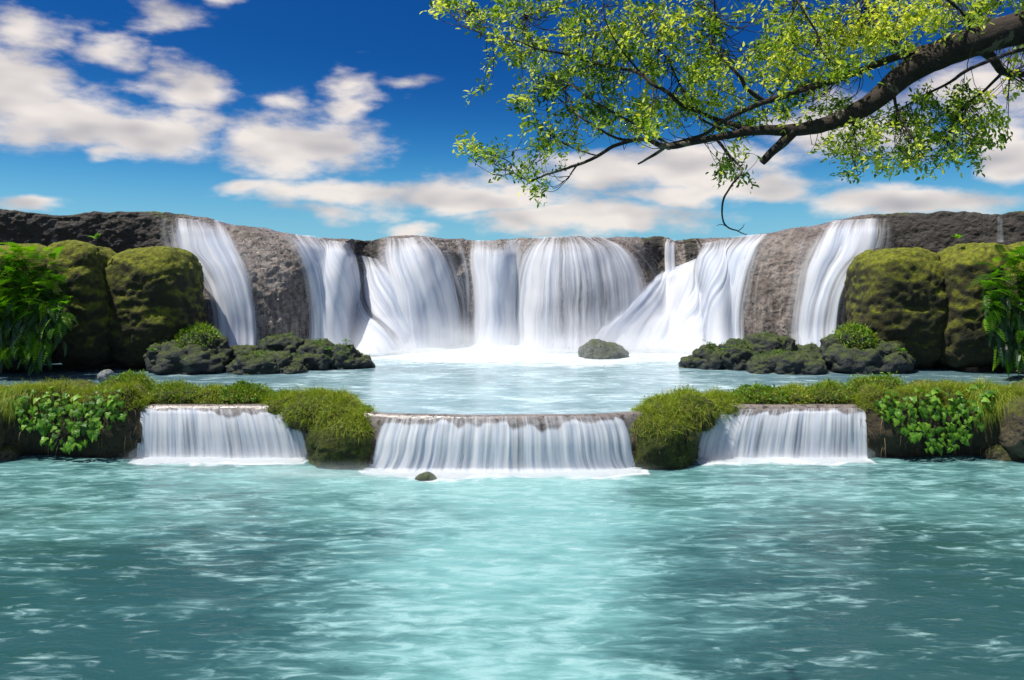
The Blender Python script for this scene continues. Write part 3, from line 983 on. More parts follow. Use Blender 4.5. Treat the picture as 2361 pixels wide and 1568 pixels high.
BLD = []
ISL = {'left': [], 'right': []}
for sd_, m_, side in ((0, lambda x: x, 'left'), (50, mir, 'right')):
    def B(x0, x1, *a, **k):
        x0, x1 = sorted((m_(x0), m_(x1)))
        return boulder('boulder', x0, x1, *a, **k)
    o, W = B(232, 428, 570, 826, 26.6, 1.55, 'mossy_rock', f'largest moss covered boulder beside the tall {side} fall, creased across its face', seed=200 + sd_, pw=3.6, n1=.12, n2=.045, cracks=.03, crease=((0.04, .05, .022),), taper=.08, nu=150, nv=110, group='mossy boulders')
    BLD.append(W)
    o, W = B(82, 246, 556, 826, 25.9, 1.45, 'mossy_rock', f'tall mossy boulder half behind the ferns on the {side}', seed=203 + sd_, pw=3.3, n1=.14, n2=.045, cracks=.03, crease=((-.15, .10, .03),), taper=.10, nu=150, nv=110, lean=(-0.10 if sd_ == 0 else 0.10, 0.0), group='mossy boulders')
    BLD.append(W)
    o, W = B(-170, 118, 562, 830, 25.2, 1.5, 'mossy_rock', f'mossy boulder behind the fern fronds at the {side} edge', seed=206 + sd_, pw=2.8, n1=.12, n2=.022, taper=.10, nu=150, nv=110, group='mossy boulders')
    BLD.append(W)
    o, W = B(380, 408, 571, 592, 27.2, .22, 'dark_tufa', f'small dark rock chip lying on the {side} creased boulder', 'rock', seed=210 + sd_, below=.1, nu=40, nv=26, n1=.3, group='rock chips')

    # low dark island of rocks in front of the falls
    isl = thing('rock_island', at(m_(590), 861, 26.2), f'low dark rocky island with green tufts before the {side} falls', 'rock island', 'rock islands')
    for i, (x0, x1, y0, y1, d, dep) in enumerate((
        (318, 520, 794, 862, 25.7, .95), (334, 408, 789, 822, 25.9, .55), (400, 520, 772, 840, 26.2, .7), (520, 650, 818, 863, 25.5, .7), (560, 696, 816, 860, 25.8, .65),
        (585, 708, 777, 832, 26.8, .7), (500, 610, 800, 840, 26.6, .6), (680, 770, 789, 853, 26.5, .65), (745, 828, 800, 851, 26.7, .55), (800, 858, 822, 850, 26.9, .45), (640, 700, 838, 861, 25.6, .4))):
        a, b = sorted((m_(x0), m_(x1)))
        o, w_ = boulder('rock', a, b, y0, y1, d, dep, 'island_rock', parent=isl, seed=300 + i * 3 + sd_, below=.35, pw=2.3, n1=.34, n2=.10, s1=1.3, nu=84, nv=54)
        ISL[side].append(w_)

o, W = boulder('rock', 1334, 1450, 788, 824, 29.6, .8, 'pool_stone', 'small pointed mossy grey rock standing in the white foam', 'rock', seed=400, below=.5, pw=1.9, n1=.22, n2=.06)
boulder('stone', 224, 256, 855, 876, 22.2, .2, 'grey_stone', 'pale grey stone standing on the left bank edge', 'stone', seed=404, below=.1, n1=.25, nu=60, nv=40)
boulder('rock', 955, 1008, 1093, 1106, 17.6, .24, 'island_rock', 'flat dark wet rock washed over in front of the middle curtain', 'rock', seed=408, below=.35, pw=2.2, n1=.2, nu=70, nv=40)

# ------------------------------------------------------------------ plants: shared builders
def frames(T, up):
    """orthonormal frames with Y along T"""
    T = T / (np.linalg.norm(T, axis=-1, keepdims=True) + 1e-9)
    X = np.cross(T, up)
    X /= np.linalg.norm(X, axis=-1, keepdims=True) + 1e-9
    Z = np.cross(X, T)
    return np.stack((X, T, Z), -1)


def scatter(name, tv, tf, M, loc, scale, rnd, mat, parent):
    tv, tf = np.array(tv, float), np.array(tf)
    V = np.einsum('nij,vj->nvi', M, tv) * scale[:, None, None] + loc[:, None, :]
    n, k = len(loc), len(tv)
    Fc = tf[None] + (np.arange(n) * k)[:, None, None]
    return mesh_np(name, V.reshape(-1, 3), Fc.reshape(-1, tf.shape[1]), mat, parent, {'rnd': np.repeat(rnd, k)}, smooth=False)


LEAF_V = [(0, 0, 0), (.20, .30, .05), (.17, .66, .04), (0, 1, -.06), (-.17, .66, .04), (-.20, .30, .05), (0, .45, -.02)]
LEAF_F = [(0, 1, 6), (1, 2, 6), (2, 3, 6), (3, 4, 6), (4, 5, 6), (5, 0, 6)]


def blades(name, roots, nrm, n, length, width, mat, parent, droop=0.8, up=0.6, spread=0.6, segs=3, seed=0):
    """thin curved grass blades rooted on a surface, one mass"""
    r = np.random.default_rng(seed)
    i = r.integers(0, len(roots), n)
    P = roots[i] + r.normal(0, 0.02, (n, 3))
    d = nrm[i] * 0.7 + np.array((0, 0, up)) + r.normal(0, spread, (n, 3))
    d /= np.linalg.norm(d, axis=-1, keepdims=True) + 1e-9
    L = length * r.uniform(0.4, 1.15, n) * np.clip(1.0 + 1.1 * fbm(P, 3.5, 3, k=seed), 0.35, 1.8)
    side = np.cross(d, r.normal(0, 1, (n, 3)))
    side /= np.linalg.norm(side, axis=-1, keepdims=True) + 1e-9
    V = []
    dd = d.copy()
    p = P.copy()
    for s in range(segs + 1):
        w = width * (1 - (s / segs) ** 1.5) * 0.5
        V.append(p + side * w)
        V.append(p - side * w)
        dd = dd + np.array((0, 0, -1.0)) * (droop / segs)
        dd /= np.linalg.norm(dd, axis=-1, keepdims=True) + 1e-9
        p = p + dd * (L / segs)[:, None]
    V = np.stack(V, 1)
    k = V.shape[1]
    f = np.array([(2 * s, 2 * s + 1, 2 * s + 3, 2 * s + 2) for s in range(segs)])
    Fc = f[None] + (np.arange(n) * k)[:, None, None]
    o = mesh_np(name, V.reshape(-1, 3), Fc.reshape(-1, 4), mat, parent, {'rnd': np.repeat(r.random(n), k)}, smooth=False)
    o['kind'] = 'stuff'
    return o


def leaf_mass(name, pts, nrm, n, size, mat, parent, seed=0, spread=0.7, lift=0.0):
    r = np.random.default_rng(seed)
    i = r.integers(0, len(pts), n)
    P = pts[i] + nrm[i] * r.uniform(0, 0.10, n)[:, None] + r.normal(0, 0.03, (n, 3))
    T = nrm[i] * 0.6 + r.normal(0, spread, (n, 3)) + np.array((0, -0.35, lift))
    U = np.array((0, -0.5, 0.9)) + r.normal(0, .45, (n, 3))
    o = scatter(name, LEAF_V, LEAF_F, frames(T, U), P, size * r.uniform(.6, 1.25, n), r.random(n), mat, parent)
    o['kind'] = 'stuff'
    return o


def surf_normals(W, wrap=True):
    du = np.gradient(W, axis=0)
    dv = (np.roll(W, -1, 1) - np.roll(W, 1, 1)) if wrap else np.gradient(W, axis=1)
    n = np.cross(dv, du)
    n /= np.linalg.norm(n, axis=-1, keepdims=True) + 1e-9
    return n


def tube_mesh(pts, radii, nseg=8):
    pts, radii = np.array(pts, float), np.array(radii, float)
    T = np.gradient(pts, axis=0)
    T /= np.linalg.norm(T, axis=-1, keepdims=True) + 1e-9
    ref = np.array((0.2, 0.1, 1.0))
    X = np.cross(T, ref)
    X /= np.linalg.norm(X, axis=-1, keepdims=True) + 1e-9
    Y = np.cross(T, X)
    a = np.linspace(0, 2 * math.pi, nseg, endpoint=False)
    V = pts[:, None, :] + radii[:, None, None] * (np.cos(a)[None, :, None] * X[:, None, :] + np.sin(a)[None, :, None] * Y[:, None, :])
    n = len(pts)
    V = np.concatenate((V.reshape(-1, 3), pts[-1:] + T[-1:] * radii[-1] * 0.4), 0)
    f = grid_faces(n, nseg, True)
    cap = np.array([((n - 1) * nseg + j, (n - 1) * nseg + (j + 1) % nseg, n * nseg, n * nseg) for j in range(nseg)])
    return V, np.concatenate((f, cap), 0)


class Mass:
    def __init__(s):
        s.V, s.F, s.n = [], [], 0

    def add(s, V, Fc):
        s.V.append(V)
        s.F.append(np.asarray(Fc) + s.n)
        s.n += len(V)

    def build(s, name, mat, parent=None):
        return mesh_np(name, np.concatenate(s.V), np.concatenate(s.F), mat, parent)


# ------------------------------------------------------------------ grassy mounds between the curtains
for sd_, m_, side in ((0, lambda x: x, 'left'), (50, wmir, 'right')):
    def wb(x0, x1, *a, **k):
        x0, x1 = sorted((m_(x0), m_(x1)))
        return boulder(a[0], x0, x1, *a[1:], **k)
    md = thing('grassy_mound', at(m_(775), 1062, 19.2), f'rounded mound with hanging grass between the {side} and middle curtains', 'grassy mound', 'grassy mounds of the weir')
    LUMPS = [(590, 730, 922, 968, 19.9, .6, 2.2), (722, 876, 962, 1064, 18.72, .9, 2.7), (648, 790, 914, 985, 19.5, .9, 2.3), (720, 826, 928, 1000, 19.25, .8, 2.3), (704, 866, 972, 1066, 19.05, .85, 4.0), (785, 872, 958, 1030, 18.8, .7, 2.3)]
    WS = []
    for i, (x0, x1, y0, y1, d, dp, pw_) in enumerate(LUMPS):
        o, w = wb(x0, x1, 'earth', y0, y1, d, dp, 'mossy_earth', parent=md, seed=500 + sd_ + i * 3, below=.5 if y1 > 1000 else .2, pw=pw_, n1=.22, n2=.06, nu=90, nv=60)
        WS.append(w)
    W = WS[0]
    wb(836, 888, 'rock', 972, 1068, 18.74, .55, 'brown_rock', parent=md, seed=510 + sd_, below=.5, pw=2.0, n1=.28, n2=.09, lean=((-.10 if sd_ == 0 else .10), 0.15))
    pts, nr = [], []
    for w in WS:
        n_ = surf_normals(w)
        z = w[..., 2]
        ok = (z > 0.75) & (n_[..., 2] > -0.2) & (np.abs(np.arange(w.shape[0]) - w.shape[0] / 2)[:, None] < w.shape[0] * 0.47)
        pts.append(w[ok])
        nr.append(n_[ok])
    pts, nr = np.concatenate(pts), np.concatenate(nr)
    leaf_mass('foliage', pts, nr, 700, .07, MATS['bush_leaf'], md, seed=519 + sd_, lift=.4)
    blades('grass', pts, nr, 16000, 0.23, 0.010, MATS['grass_blade'], md, droop=1.1, up=0.7, spread=0.6, seed=520 + sd_)
    low = (pts[:, 1] < 19.4) & (pts[:, 2] > 0.85)
    blades('hanging_grass', pts[low], nr[low], 2400, 0.34, 0.008, MATS['grass_blade'], md, droop=3.2, up=0.1, spread=0.35, segs=5, seed=523 + sd_)
    blades('roots', pts[low], nr[low], 350, 0.6, 0.007, MATS['dry_root'], md, droop=4.0, up=0.0, spread=0.3, segs=5, seed=524 + sd_)
    mk = [(w[..., 2] > 0.05) & (w[..., 2] < 1.15) & (w[..., 1] < 19.6) for w in WS]
    mossy = np.concatenate([w[m] for w, m in zip(WS, mk)])
    mn = np.concatenate([surf_normals(w)[m] for w, m in zip(WS, mk)])
    blades('moss', mossy, mn, 14000, 0.08, 0.012, MATS['moss_blade'], md, droop=0.9, up=0.1, spread=0.5, segs=2, seed=526 + sd_)

    # --- bank at the outer end of the weir
    bk = thing('river_bank', at(m_(120), 1056, 19.5), f'overgrown earth bank with grassy top at the {side} end of the weir', 'river bank', 'river banks')
    s = np.linspace(-420, 322, 190)
    ztop = 1.62 + 0.05 * np.sin(s / 41.0) - 0.35 * sstep(262, 322, s) + 0.03 * np.sin(s / 13.0)
    Pb, Nb, kb = ridge_points(s, 19.25 + 0.25 * sstep(230, 320, s) + 0.12 * np.sin(s / 60), ztop, np.full(len(s), 0.75), 2.3, back=(0.2, .5, .8, 1.1), drop=0.9, under=0.75)
    Pb = Pb + Nb * (0.10 * fbm(Pb, 1.4, 4, k=540 + sd_) + 0.03 * fbm(Pb, 6, 3, k=541 + sd_))[..., None]
    if m_ is not None and sd_ == 50:
        # the same bank on the other side of the weir's axis
        ax = (WX - CX) / F * 2
        Pb[..., 0] = ax * Pb[..., 1] - Pb[..., 0]
        Nb = Nb * np.array((-1, 1, 1))
    grid_obj('earth', Pb, MATS['bank_earth'], bk)
    ok = (Pb[..., 2] > 1.15) & (np.arange(Pb.shape[0]) < Pb.shape[0] - 1)[:, None]
    blades('grass', Pb[ok], Nb[ok], 15000, 0.17, 0.011, MATS['grass_blade'], bk, droop=0.9, up=0.8, spread=0.5, seed=550 + sd_)
    far = np.abs(Pb[..., 0] - (m_(18) - CX) / F * 19.5) < 0.45
    ok2 = ok & far & (Pb[..., 1] < 20.1)
    blades('hanging_grass', Pb[ok2], Nb[ok2], 2600, 0.5, 0.010, MATS['grass_blade'], bk, droop=3.0, up=0.2, spread=0.35, segs=5, seed=553 + sd_)
    fr = (Pb[..., 2] > 0.2) & (Pb[..., 2] < 1.3) & (Pb[..., 1] < 20.0)
    blades('roots', Pb[fr], Nb[fr], 260, 0.45, 0.012, MATS['dry_root'], bk, droop=3.5, up=0.0, spread=0.4, segs=5, seed=556 + sd_)

    # --- ivy on the bank's face
    ivx = m_(170)
    iv = thing('ivy', at(ivx, 900, 19.3), f'bright green ivy spilling down the {side} bank beside the weir', 'ivy', 'ivy on the banks')
    lv = [(0, 0, 0), (.30, -.13, .02), (.52, .08, -.05), (.36, .26, .02), (.25, .58, 0), (0, 1.0, -.16), (-.25, .58, 0), (-.36, .26, .02), (-.52, .08, -.05), (-.30, -.13, .02), (0, .35, .07)]
    lf = [(i, i + 1, 10) for i in range(9)] + [(9, 0, 10)]
    lm = bpy.data.meshes.new('leaf')
    lm.from_pydata(lv, [], lf)
    lm.materials.append(MATS['ivy_leaf'])
    r = np.random.default_rng(560 + sd_)
    bvh_b = bvh_of(Pb)
    cnt = 0
    stems = Mass()
    while cnt < 290:
        x = r.uniform(36, 300)
        y = r.uniform(884, 1034)
        lowlim = 1034 - 20 * abs((x - 150) / 40) ** 1.5 if x < 150 else 1034 - 0.75 * max(0, x - 190)
        if x > 60 and x < 120:
            lowlim = max(lowlim, 985)
        if y > lowlim or (y < 915 and r.random() < .4):
            continue
        h = cast(bvh_b, m_(x), y)
        if h is None:
            continue
        p, nn = h
        out = 0.10 + r.uniform(0, .22) + 0.10 * sstep(960, 1030, y)
        pos = p + np.array((0, -1, 0.1)) * out
        T = np.array((r.normal(0, .45), -0.35 + r.normal(0, .2), -1.0 + r.normal(0, .35)))
        if y < 920:
            T = np.array((r.normal(0, .6), -0.9, -0.3 + r.normal(0, .3)))
        M = frames(T[None], np.array([(r.normal(0, .35), -1.0, 0.7 + r.normal(0, .3))]))[0]
        o = bpy.data.objects.new('leaf', lm)
        sc = r.uniform(.10, .19)
        mw = Matrix(M.tolist()).to_4x4() @ Matrix.Diagonal((sc, sc, sc, 1))
        mw.translation = Vector(pos) - iv.location
        link(o, iv)
        o.matrix_basis = mw
        if cnt % 3 == 0:
            mid_ = (p + pos) / 2 + np.array((0, 0, .06))
            V, Fc = tube_mesh(resample([p, mid_, pos], 5), np.full(5, .004), 4)
            stems.add(V, Fc)
        cnt += 1
    ys_, xs_ = [], []
    for k in range(26):
        x = r.uniform(50, 295)
        yy = np.linspace(890, r.uniform(950, 1005), 7)
        pp = []
        for y in yy:
            x += r.normal(0, 4)
            h = cast(bvh_b, m_(x), y)
            if h is not None:
                pp.append(h[0] + np.array((0, -.08, 0)))
        if len(pp) > 3:
            V, Fc = tube_mesh(resample(pp, 14), np.full(14, .006), 5)
            stems.add(V, Fc)
    stems.build('stems', MATS['stem'], iv)['kind'] = 'stuff'

    # --- rocks at the foot of the bank
    for i, (x0, x1, y0, y1, d, dep, lb) in enumerate(((-60, 34, 1026, 1056, 19.35, .4, 'low brown rock at the waterline under the {} bank'), (-120, -8, 925, 1040, 19.05, .7, 'big tan rock under grass at the {} edge of the weir'))):
        wb(x0, x1, 'rock', y0, y1, d, dep, 'bank_rock', lb.format(side), 'rock', seed=570 + i * 5 + sd_, below=.3, n1=.18, n2=.05, group='bank rocks')

    # --- low plants standing on the lip behind the side curtain
    bush_list = (
        (232, 335, 868, 940, 20.5, 1500, .075, 'bush_leaf', 'leafy green bush where the {} bank meets the curtain'),
        (325, 448, 886, 942, 20.3, 1300, .060, 'bush_leaf', 'dark trailing bush above the outer half of the {} curtain'),
        (440, 512, 892, 942, 20.3, 700, .060, 'grass_blade', 'grassy yellow green tuft above the middle of the {} curtain'),
        (495, 600, 893, 942, 20.3, 1300, .085, 'bush_leaf', 'bright broad-leaved bush above the {} curtain'),
        (590, 690, 912, 948, 20.1, 1100, .065, 'bush_leaf', 'low ferny bush at the inner end of the {} curtain'),
    )
    for i, (x0, x1, y0, y1, d, n, size, mt, lb) in enumerate(bush_list):
        bs = thing('bush', at(m_((x0 + x1) / 2), y1, d + .2), lb.format(side), 'bush', 'bushes on the weir lip')
        o, Wq = wb(x0 - 14, x1 + 14, 'earth', y0 + 12, y1, d, .55, 'mossy_earth', parent=bs, seed=600 + i * 4 + sd_, below=.15, n1=.34, n2=.07, s1=1.3, nu=70, nv=40, pw=2.3)
        nq = surf_normals(Wq)
        ok = (Wq[..., 2] > POOL + .02) & (np.abs(np.arange(Wq.shape[0]) - Wq.shape[0] / 2)[:, None] < Wq.shape[0] * 0.46)
        leaf_mass('foliage', Wq[ok], nq[ok], n, size, MATS[mt], bs, seed=620 + i + sd_, lift=.3)
        blades('grass', Wq[ok], nq[ok], 2600, 0.17, 0.009, MATS['grass_blade'], bs, droop=1.0, up=.7, spread=.5, seed=640 + i + sd_)

# ------------------------------------------------------------------ ferns on the outer boulders
def frond_mesh(name, kind, mat, seed):
    """fern frond along +Y, arching down; 'fern' has paired leaflets, 'strap' is one long blade"""
    V, Fc = [], []
    if kind == 'fern':
        n = 13
        for k in range(n):
            t = (k + .5) / n
            y, z = t * (1 - .18 * t), -.42 * t ** 2.2
            L = .20 * math.sin(math.pi * min(1, t * .86 + .16)) ** .8 + .015
            w = .034
            for sx in (-1, 1):
                b = len(V)
                V += [(0, y - w / 2, z), (sx * L * .5, y + .02 - w * .55, z + .012), (sx * L, y + .07, z - .03), (sx * L * .5, y + .04 + w * .3, z + .008), (0, y + w / 2, z)]
                Fc += [(b, b + 1, b + 4), (b + 1, b + 3, b + 4), (b + 1, b + 2, b + 3)]
    else:
        n = 7
        for k in range(n + 1):
            t = k / n
            y, z = t * (1 - .25 * t), -.62 * t ** 2
            w = .085 * math.sin(math.pi * (t * .93 + .05)) ** .8
            V += [(-w, y, z + .02), (0, y, z), (w, y, z + .02)]
        for k in range(n):
            b = k * 3
            for q in ((0, 1, 4), (0, 4, 3), (1, 2, 5), (1, 5, 4)):
                Fc.append(tuple(b + i for i in q))
    me = bpy.data.meshes.new(name)
    me.from_pydata(V, [], Fc)
    me.materials.append(MATS[mat])
    return me


fm_b = frond_mesh('frond', 'fern', 'fern_leaf', 0)
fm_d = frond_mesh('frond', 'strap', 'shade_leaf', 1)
for sd_, m_, side in ((0, lambda x: x, 'left'), (50, mir, 'right')):
    r = np.random.default_rng(700 + sd_)
    sgn = 1 if sd_ == 0 else -1
    for which in ('bright', 'dark'):
        if which == 'bright':
            fc = thing('fern', at(m_(60), 700, 24.6), f'bright green fern fronds over the mossy boulder at the {side} edge', 'fern', 'ferns at the picture edges')
            spots = [(r.uniform(-30, 165), r.uniform(575, 720)) for k in range(260)]
        else:
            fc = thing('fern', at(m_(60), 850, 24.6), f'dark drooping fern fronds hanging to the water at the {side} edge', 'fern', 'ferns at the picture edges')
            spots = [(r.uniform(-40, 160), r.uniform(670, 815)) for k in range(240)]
        for (x, y) in spots:
            if x > 112 + 45 * math.sin((y - 560) / 290 * math.pi):
                continue
            p = at(m_(x), y, 24.75 + r.uniform(-.25, .35) - 0.35 * sstep(600, 760, y))
            T = np.array((sgn * r.uniform(-.5, 1.0), -0.9 + r.normal(0, .35), r.uniform(-.1, .9) if which == 'bright' else r.uniform(-1.3, -.1)))
            M = frames(T[None], np.array([(r.normal(0, .2), r.normal(0, .2), 1.0)]))[0]
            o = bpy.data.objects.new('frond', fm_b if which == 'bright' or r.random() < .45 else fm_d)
            sc = r.uniform(.5, .95) if which == 'bright' else r.uniform(.5, .85)
            mw = Matrix(M.tolist()).to_4x4() @ Matrix.Diagonal((sc, sc, sc, 1))
            mw.translation = Vector(p) - fc.location
            link(o, fc)
            o.matrix_basis = mw

    iw = np.concatenate([w.reshape(-1, 3) for w in ISL[side]])
    inn = np.concatenate([surf_normals(w).reshape(-1, 3) for w in ISL[side]])
    gm = (inn[:, 2] > 0.35) & (iw[:, 2] > POOL + .35) & (fbm(iw, 1.6, 3, k=741) > 0.0)
    isl_ = [o for o in bpy.data.objects if o.name.startswith('rock_island')][0 if sd_ == 0 else 1]
    blades('moss', iw[gm], inn[gm], 3500, .10, .016, MATS['bush_leaf'], isl_, droop=.8, up=.5, spread=.6, segs=2, seed=742 + sd_)
    # shrub and sprigs on the island, sprigs on the boulder
    sb = thing('shrub', at(m_(458), 815, 26.3), f'round green shrub growing on the {side} rocky island', 'shrub', 'shrubs on the islands')
    Ws, fs = boulder_mesh('core', at(m_(458), 796, 26.5), (.62, .55, .52), 'island_rock', seed=720 + sd_, n1=.15, nu=60, nv=36)
    mesh_np('root_mass', Ws, fs, MATS['island_rock'], sb)
    ns = surf_normals(Ws)
    ok = np.abs(np.arange(36) - 18)[:, None] + 0 * Ws[..., 0] < 17
    ok &= Ws[..., 2] > at(0, 822, 26.3)[2]
    leaf_mass('foliage', Ws[ok], ns[ok], 1500, .11, MATS['bush_leaf'], sb, seed=730 + sd_, lift=.4)
    blades('grass', Ws[ok], ns[ok], 1200, .26, .014, MATS['grass_blade'], sb, droop=.9, up=.8, spread=.6, seed=735 + sd_)
    for (x, y, d, hgt, nl, sz, lb) in ((798, 808, 26.9, .30, 3, .20, 'pale two-leaved seedling on the tip of the {} island'), (222, 562, 26.3, .20, 9, .24, 'small bright sprig growing on top of the {} boulders'),
                                       (757, 812, 26.4, .10, 8, .15, 'tiny green tuft on the inner slope of the {} island'), (352, 812, 25.6, .06, 9, .17, 'pale green tuft on the outer knob of the {} island')):
        p0 = at(m_(x), y, d)
        pl = thing('plant', p0, lb.format(side), 'plant', 'sprigs')
        V, Fc = tube_mesh(resample([p0, p0 + (0.01, 0, hgt * .5), p0 + (0.0, -.02, hgt)], 5), np.linspace(.012, .007, 5), 5)
        mesh_np('stem', V, Fc, MATS['stem'], pl)
        for k in range(nl):
            a = k * 2.4 + r.uniform(0, .5)
            T = np.array((math.cos(a), -abs(math.sin(a)) * .8, r.uniform(.1, .8)))
            M = frames(T[None], np.array([(0, -.3, 1.0)]))
            Vl = np.einsum('ij,vj->vi', M[0], np.array(LEAF_V)) * sz * r.uniform(.7, 1.2) + p0 + (0, 0, hgt * r.uniform(.75, 1))
            mesh_np('leaf', Vl, np.array(LEAF_F), MATS['fern_leaf'], pl, smooth=False)

# ------------------------------------------------------------------ the tree reaching in from the right
bank = np.zeros((20, 40, 3))
for i in range(20):
    for j in range(40):
        a = j / 39 * 2 * math.pi
        rr = (1 - i / 19.0)
        bank[i, j] = (10.0 + 4.2 * rr * math.cos(a), 4.2 + 4.6 * rr * math.sin(a), 1.1 - 2.2 * rr ** 2.2)
bank[..., 2] += 0.2 * fbm(bank, .7, 3, k=801)
tag(grid_obj('shore_ground', bank, MATS['bank_ground']), label='earth shore under the overhanging tree', kind='structure')


def tdepth(px):
    return 7.3 - (px - 1100) / 1260 * 0.7


tree = thing('tree', (7.6, 5.9, 0.6), 'leafy tree reaching a thick bare limb in from the upper right', 'tree')
LIMB = [(2820, -20, 74), (2680, -10, 62), (2520, 15, 50), (2361, 59, 41), (2252, 94, 39), (2166, 128, 35), (2096, 166, 30), (2027, 222, 27), (1958, 267, 22), (1889, 291, 18), (1812, 301, 14.5), (1733, 301, 11.5), (1663, 315, 9), (1545, 336, 7.5), (1483, 322, 5.2), (1424, 334, 4.6), (1379, 360, 4.2), (1334, 378, 3.6), (1285, 395, 3.1), (1240, 410, 2.6), (1213, 412, 2.1), (1182, 398, 1.6), (1164, 388, 1.2)]
BR = [
    [(2160, 108, 13), (2079, 128, 9.5), (2010, 152, 8.5), (1940, 180, 8), (1871, 201, 7.5), (1802, 222, 7), (1760, 236, 6.5), (1698, 263, 5.5), (1663, 281, 5), (1632, 305, 4.5), (1597, 319, 4), (1545, 331, 3.4)],
    [(1764, 236, 6), (1722, 204, 5), (1708, 180, 4.5), (1677, 145, 4), (1666, 128, 3.6), (1639, 100, 3), (1656, 62, 2.5), (1649, 28, 2), (1646, -10, 1.5)],
    [(1725, 300, 6.5), (1688, 286, 6), (1649, 274, 5.5), (1608, 256, 5.2), (1573, 242, 5), (1531, 208, 4.8), (1504, 194, 4.5), (1476, 170, 4.3), (1441, 159, 4), (1407, 152, 3.8), (1365, 145, 3.4), (1320, 130, 3), (1285, 120, 2.5), (1233, 111, 2), (1199, 97, 1.7), (1157, 88, 1.4), (1109, 76, 1)],
    [(1830, 302, 13), (1802, 330, 11.5), (1778, 352, 10), (1757, 374, 8)],
    [(1540, 336, 4), (1504, 360, 3.4), (1472, 377, 2)],
    [(1650, 318, 4), (1685, 362, 3.2), (1709, 393, 3), (1688, 425, 2.6), (1668, 460, 2.4), (1665, 498, 2.1), (1673, 520, 1.9), (1700, 533, 1.5), (1722, 541, 1)],
    [(1675, 522, 1.2), (1662, 518, .8), (1652, 521, .5)],
    [(1700, 533, 1.2), (1712, 524, .8), (1716, 517, .5)],
    [(2262, 112, 13), (2287, 134, 10), (2311, 163, 9), (2339, 170, 8), (2380, 174, 7), (2440, 190, 5)],
    [(2380, 108, 5), (2340, 120, 4.5), (2287, 138, 4.2), (2235, 160, 4), (2183, 194, 3.4), (2114, 228, 2.4), (2060, 262, 1.6)],
    [(2311, 168, 4), (2270, 208, 3), (2232, 236, 2.4), (2200, 275, 1.8), (2190, 320, 1.2)],
    [(1483, 322, 4), (1424, 318, 3.2), (1372, 291, 2.6), (1327, 260, 2.2), (1310, 225, 1.7), (1296, 194, 1.2)],
    [(1327, 260, 2), (1285, 225, 1.6), (1233, 194, 1.1)],
    [(1545, 333, 3.5), (1470, 292, 2.8), (1369, 232, 2.4), (1337, 208, 2), (1303, 189, 1.5), (1260, 176, 1)],
    [(1663, 300, 3.5), (1600, 262, 2.6), (1570, 200, 2.2), (1540, 140, 1.8), (1490, 90, 1.2), (1470, 40, .9)],
    [(1940, 180, 4), (1900, 120, 3), (1880, 70, 2.4), (1850, 20, 1.8), (1830, -20, 1.2)],
    [(2096, 150, 5), (2060, 90, 3.4), (2010, 40, 2.6), (1990, -10, 1.8)],
    [(2252, 70, 6), (2220, 30, 4), (2170, -10, 3), (2130, -40, 2)],
    [(1958, 272, 4), (1970, 300, 3), (1960, 340, 2.2), (1975, 385, 1.4)],
    [(2060, 212, 4), (2070, 260, 3), (2100, 310, 2.2), (2130, 360, 1.3)],
    [(1334, 376, 2.2), (1320, 395, 1.8), (1310, 412, 1.2)],
    [(1476, 170, 2.4), (1430, 110, 1.9), (1400, 60, 1.4), (1390, 10, 1)],
    [(1233, 111, 1.6), (1215, 70, 1.1), (1208, 35, .8)],
    [(1157, 88, 1.1), (1110, 45, .9), (1060, 18, .6)],
    [(1379, 360, 2), (1330, 345, 1.6), (1285, 320, 1.2), (1250, 285, .9)],
    [(1213, 412, 1.4), (1170, 372, 1.1), (1120, 352, .8)],
]
SK = []


def branch(pts, name, seed, wob=0.010, off=0.0):
    p3, rad = [], []
    for i, (x, y, rr) in enumerate(pts):
        d = tdepth(x) + off * math.sin(i * 0.8) * min(1, i / 3)
        p3.append(at(x, y, d))
        rad.append(rr * d / F)
    n = max(8, len(pts) * 6)
    P = resample(p3, n)
    rad = np.clip(resample(np.array(rad)[:, None], n)[:, 0], .002, 9)
    P = P + wob * fbm(P, 6.0, 3, k=seed)[:, None] * np.array((.6, 1, 1))
    V, Fc = tube_mesh(P, rad, 14 if rad.max() > .06 else 8)
    # knotty surface
    c = np.repeat(P, 14 if rad.max() > .06 else 8, 0)
    k = len(c)
    dd = V[:k] - c
    V[:k] = c + dd * (1 + 0.16 * fbm(V[:k], 5.0, 3, k=seed + 2))[:, None]
    mesh_np(name, V, Fc, MATS['bark'], tree)
    SK.append(np.concatenate((P, rad[:, None]), 1))


branch([(x, y, r_ * .92) for x, y, r_ in LIMB], 'limb', 820, 0.02, 0.0)
for i, b in enumerate(BR):
    branch(b, 'branch', 830 + i, 0.012, 0.35 * (-1) ** i if i not in (6, 7, 3) else 0)
trunk = resample([(7.6, 5.9, 0.2), (7.5, 5.95, 2.0), (7.2, 6.05, 4.0), (6.65, 6.2, 5.9), (6.2, 6.3, 6.7), (5.7, 6.35, 6.9), (5.3, 6.38, 6.93)], 40)
V, Fc = tube_mesh(trunk, np.interp(np.linspace(0, 1, 40), [0, .12, .5, .7, .84, 1], [.62, .45, .38, .33, .255, .16]), 18)
mesh_np('trunk', V, Fc, MATS['bark'], tree)
up = resample([(7.1, 6.08, 4.4), (7.6, 6.2, 6.6), (7.9, 6.1, 8.8), (8.4, 6.4, 11.0)], 24)
V, Fc = tube_mesh(up, np.linspace(.36, .10, 24), 14)
mesh_np('trunk', V, Fc, MATS['bark'], tree)

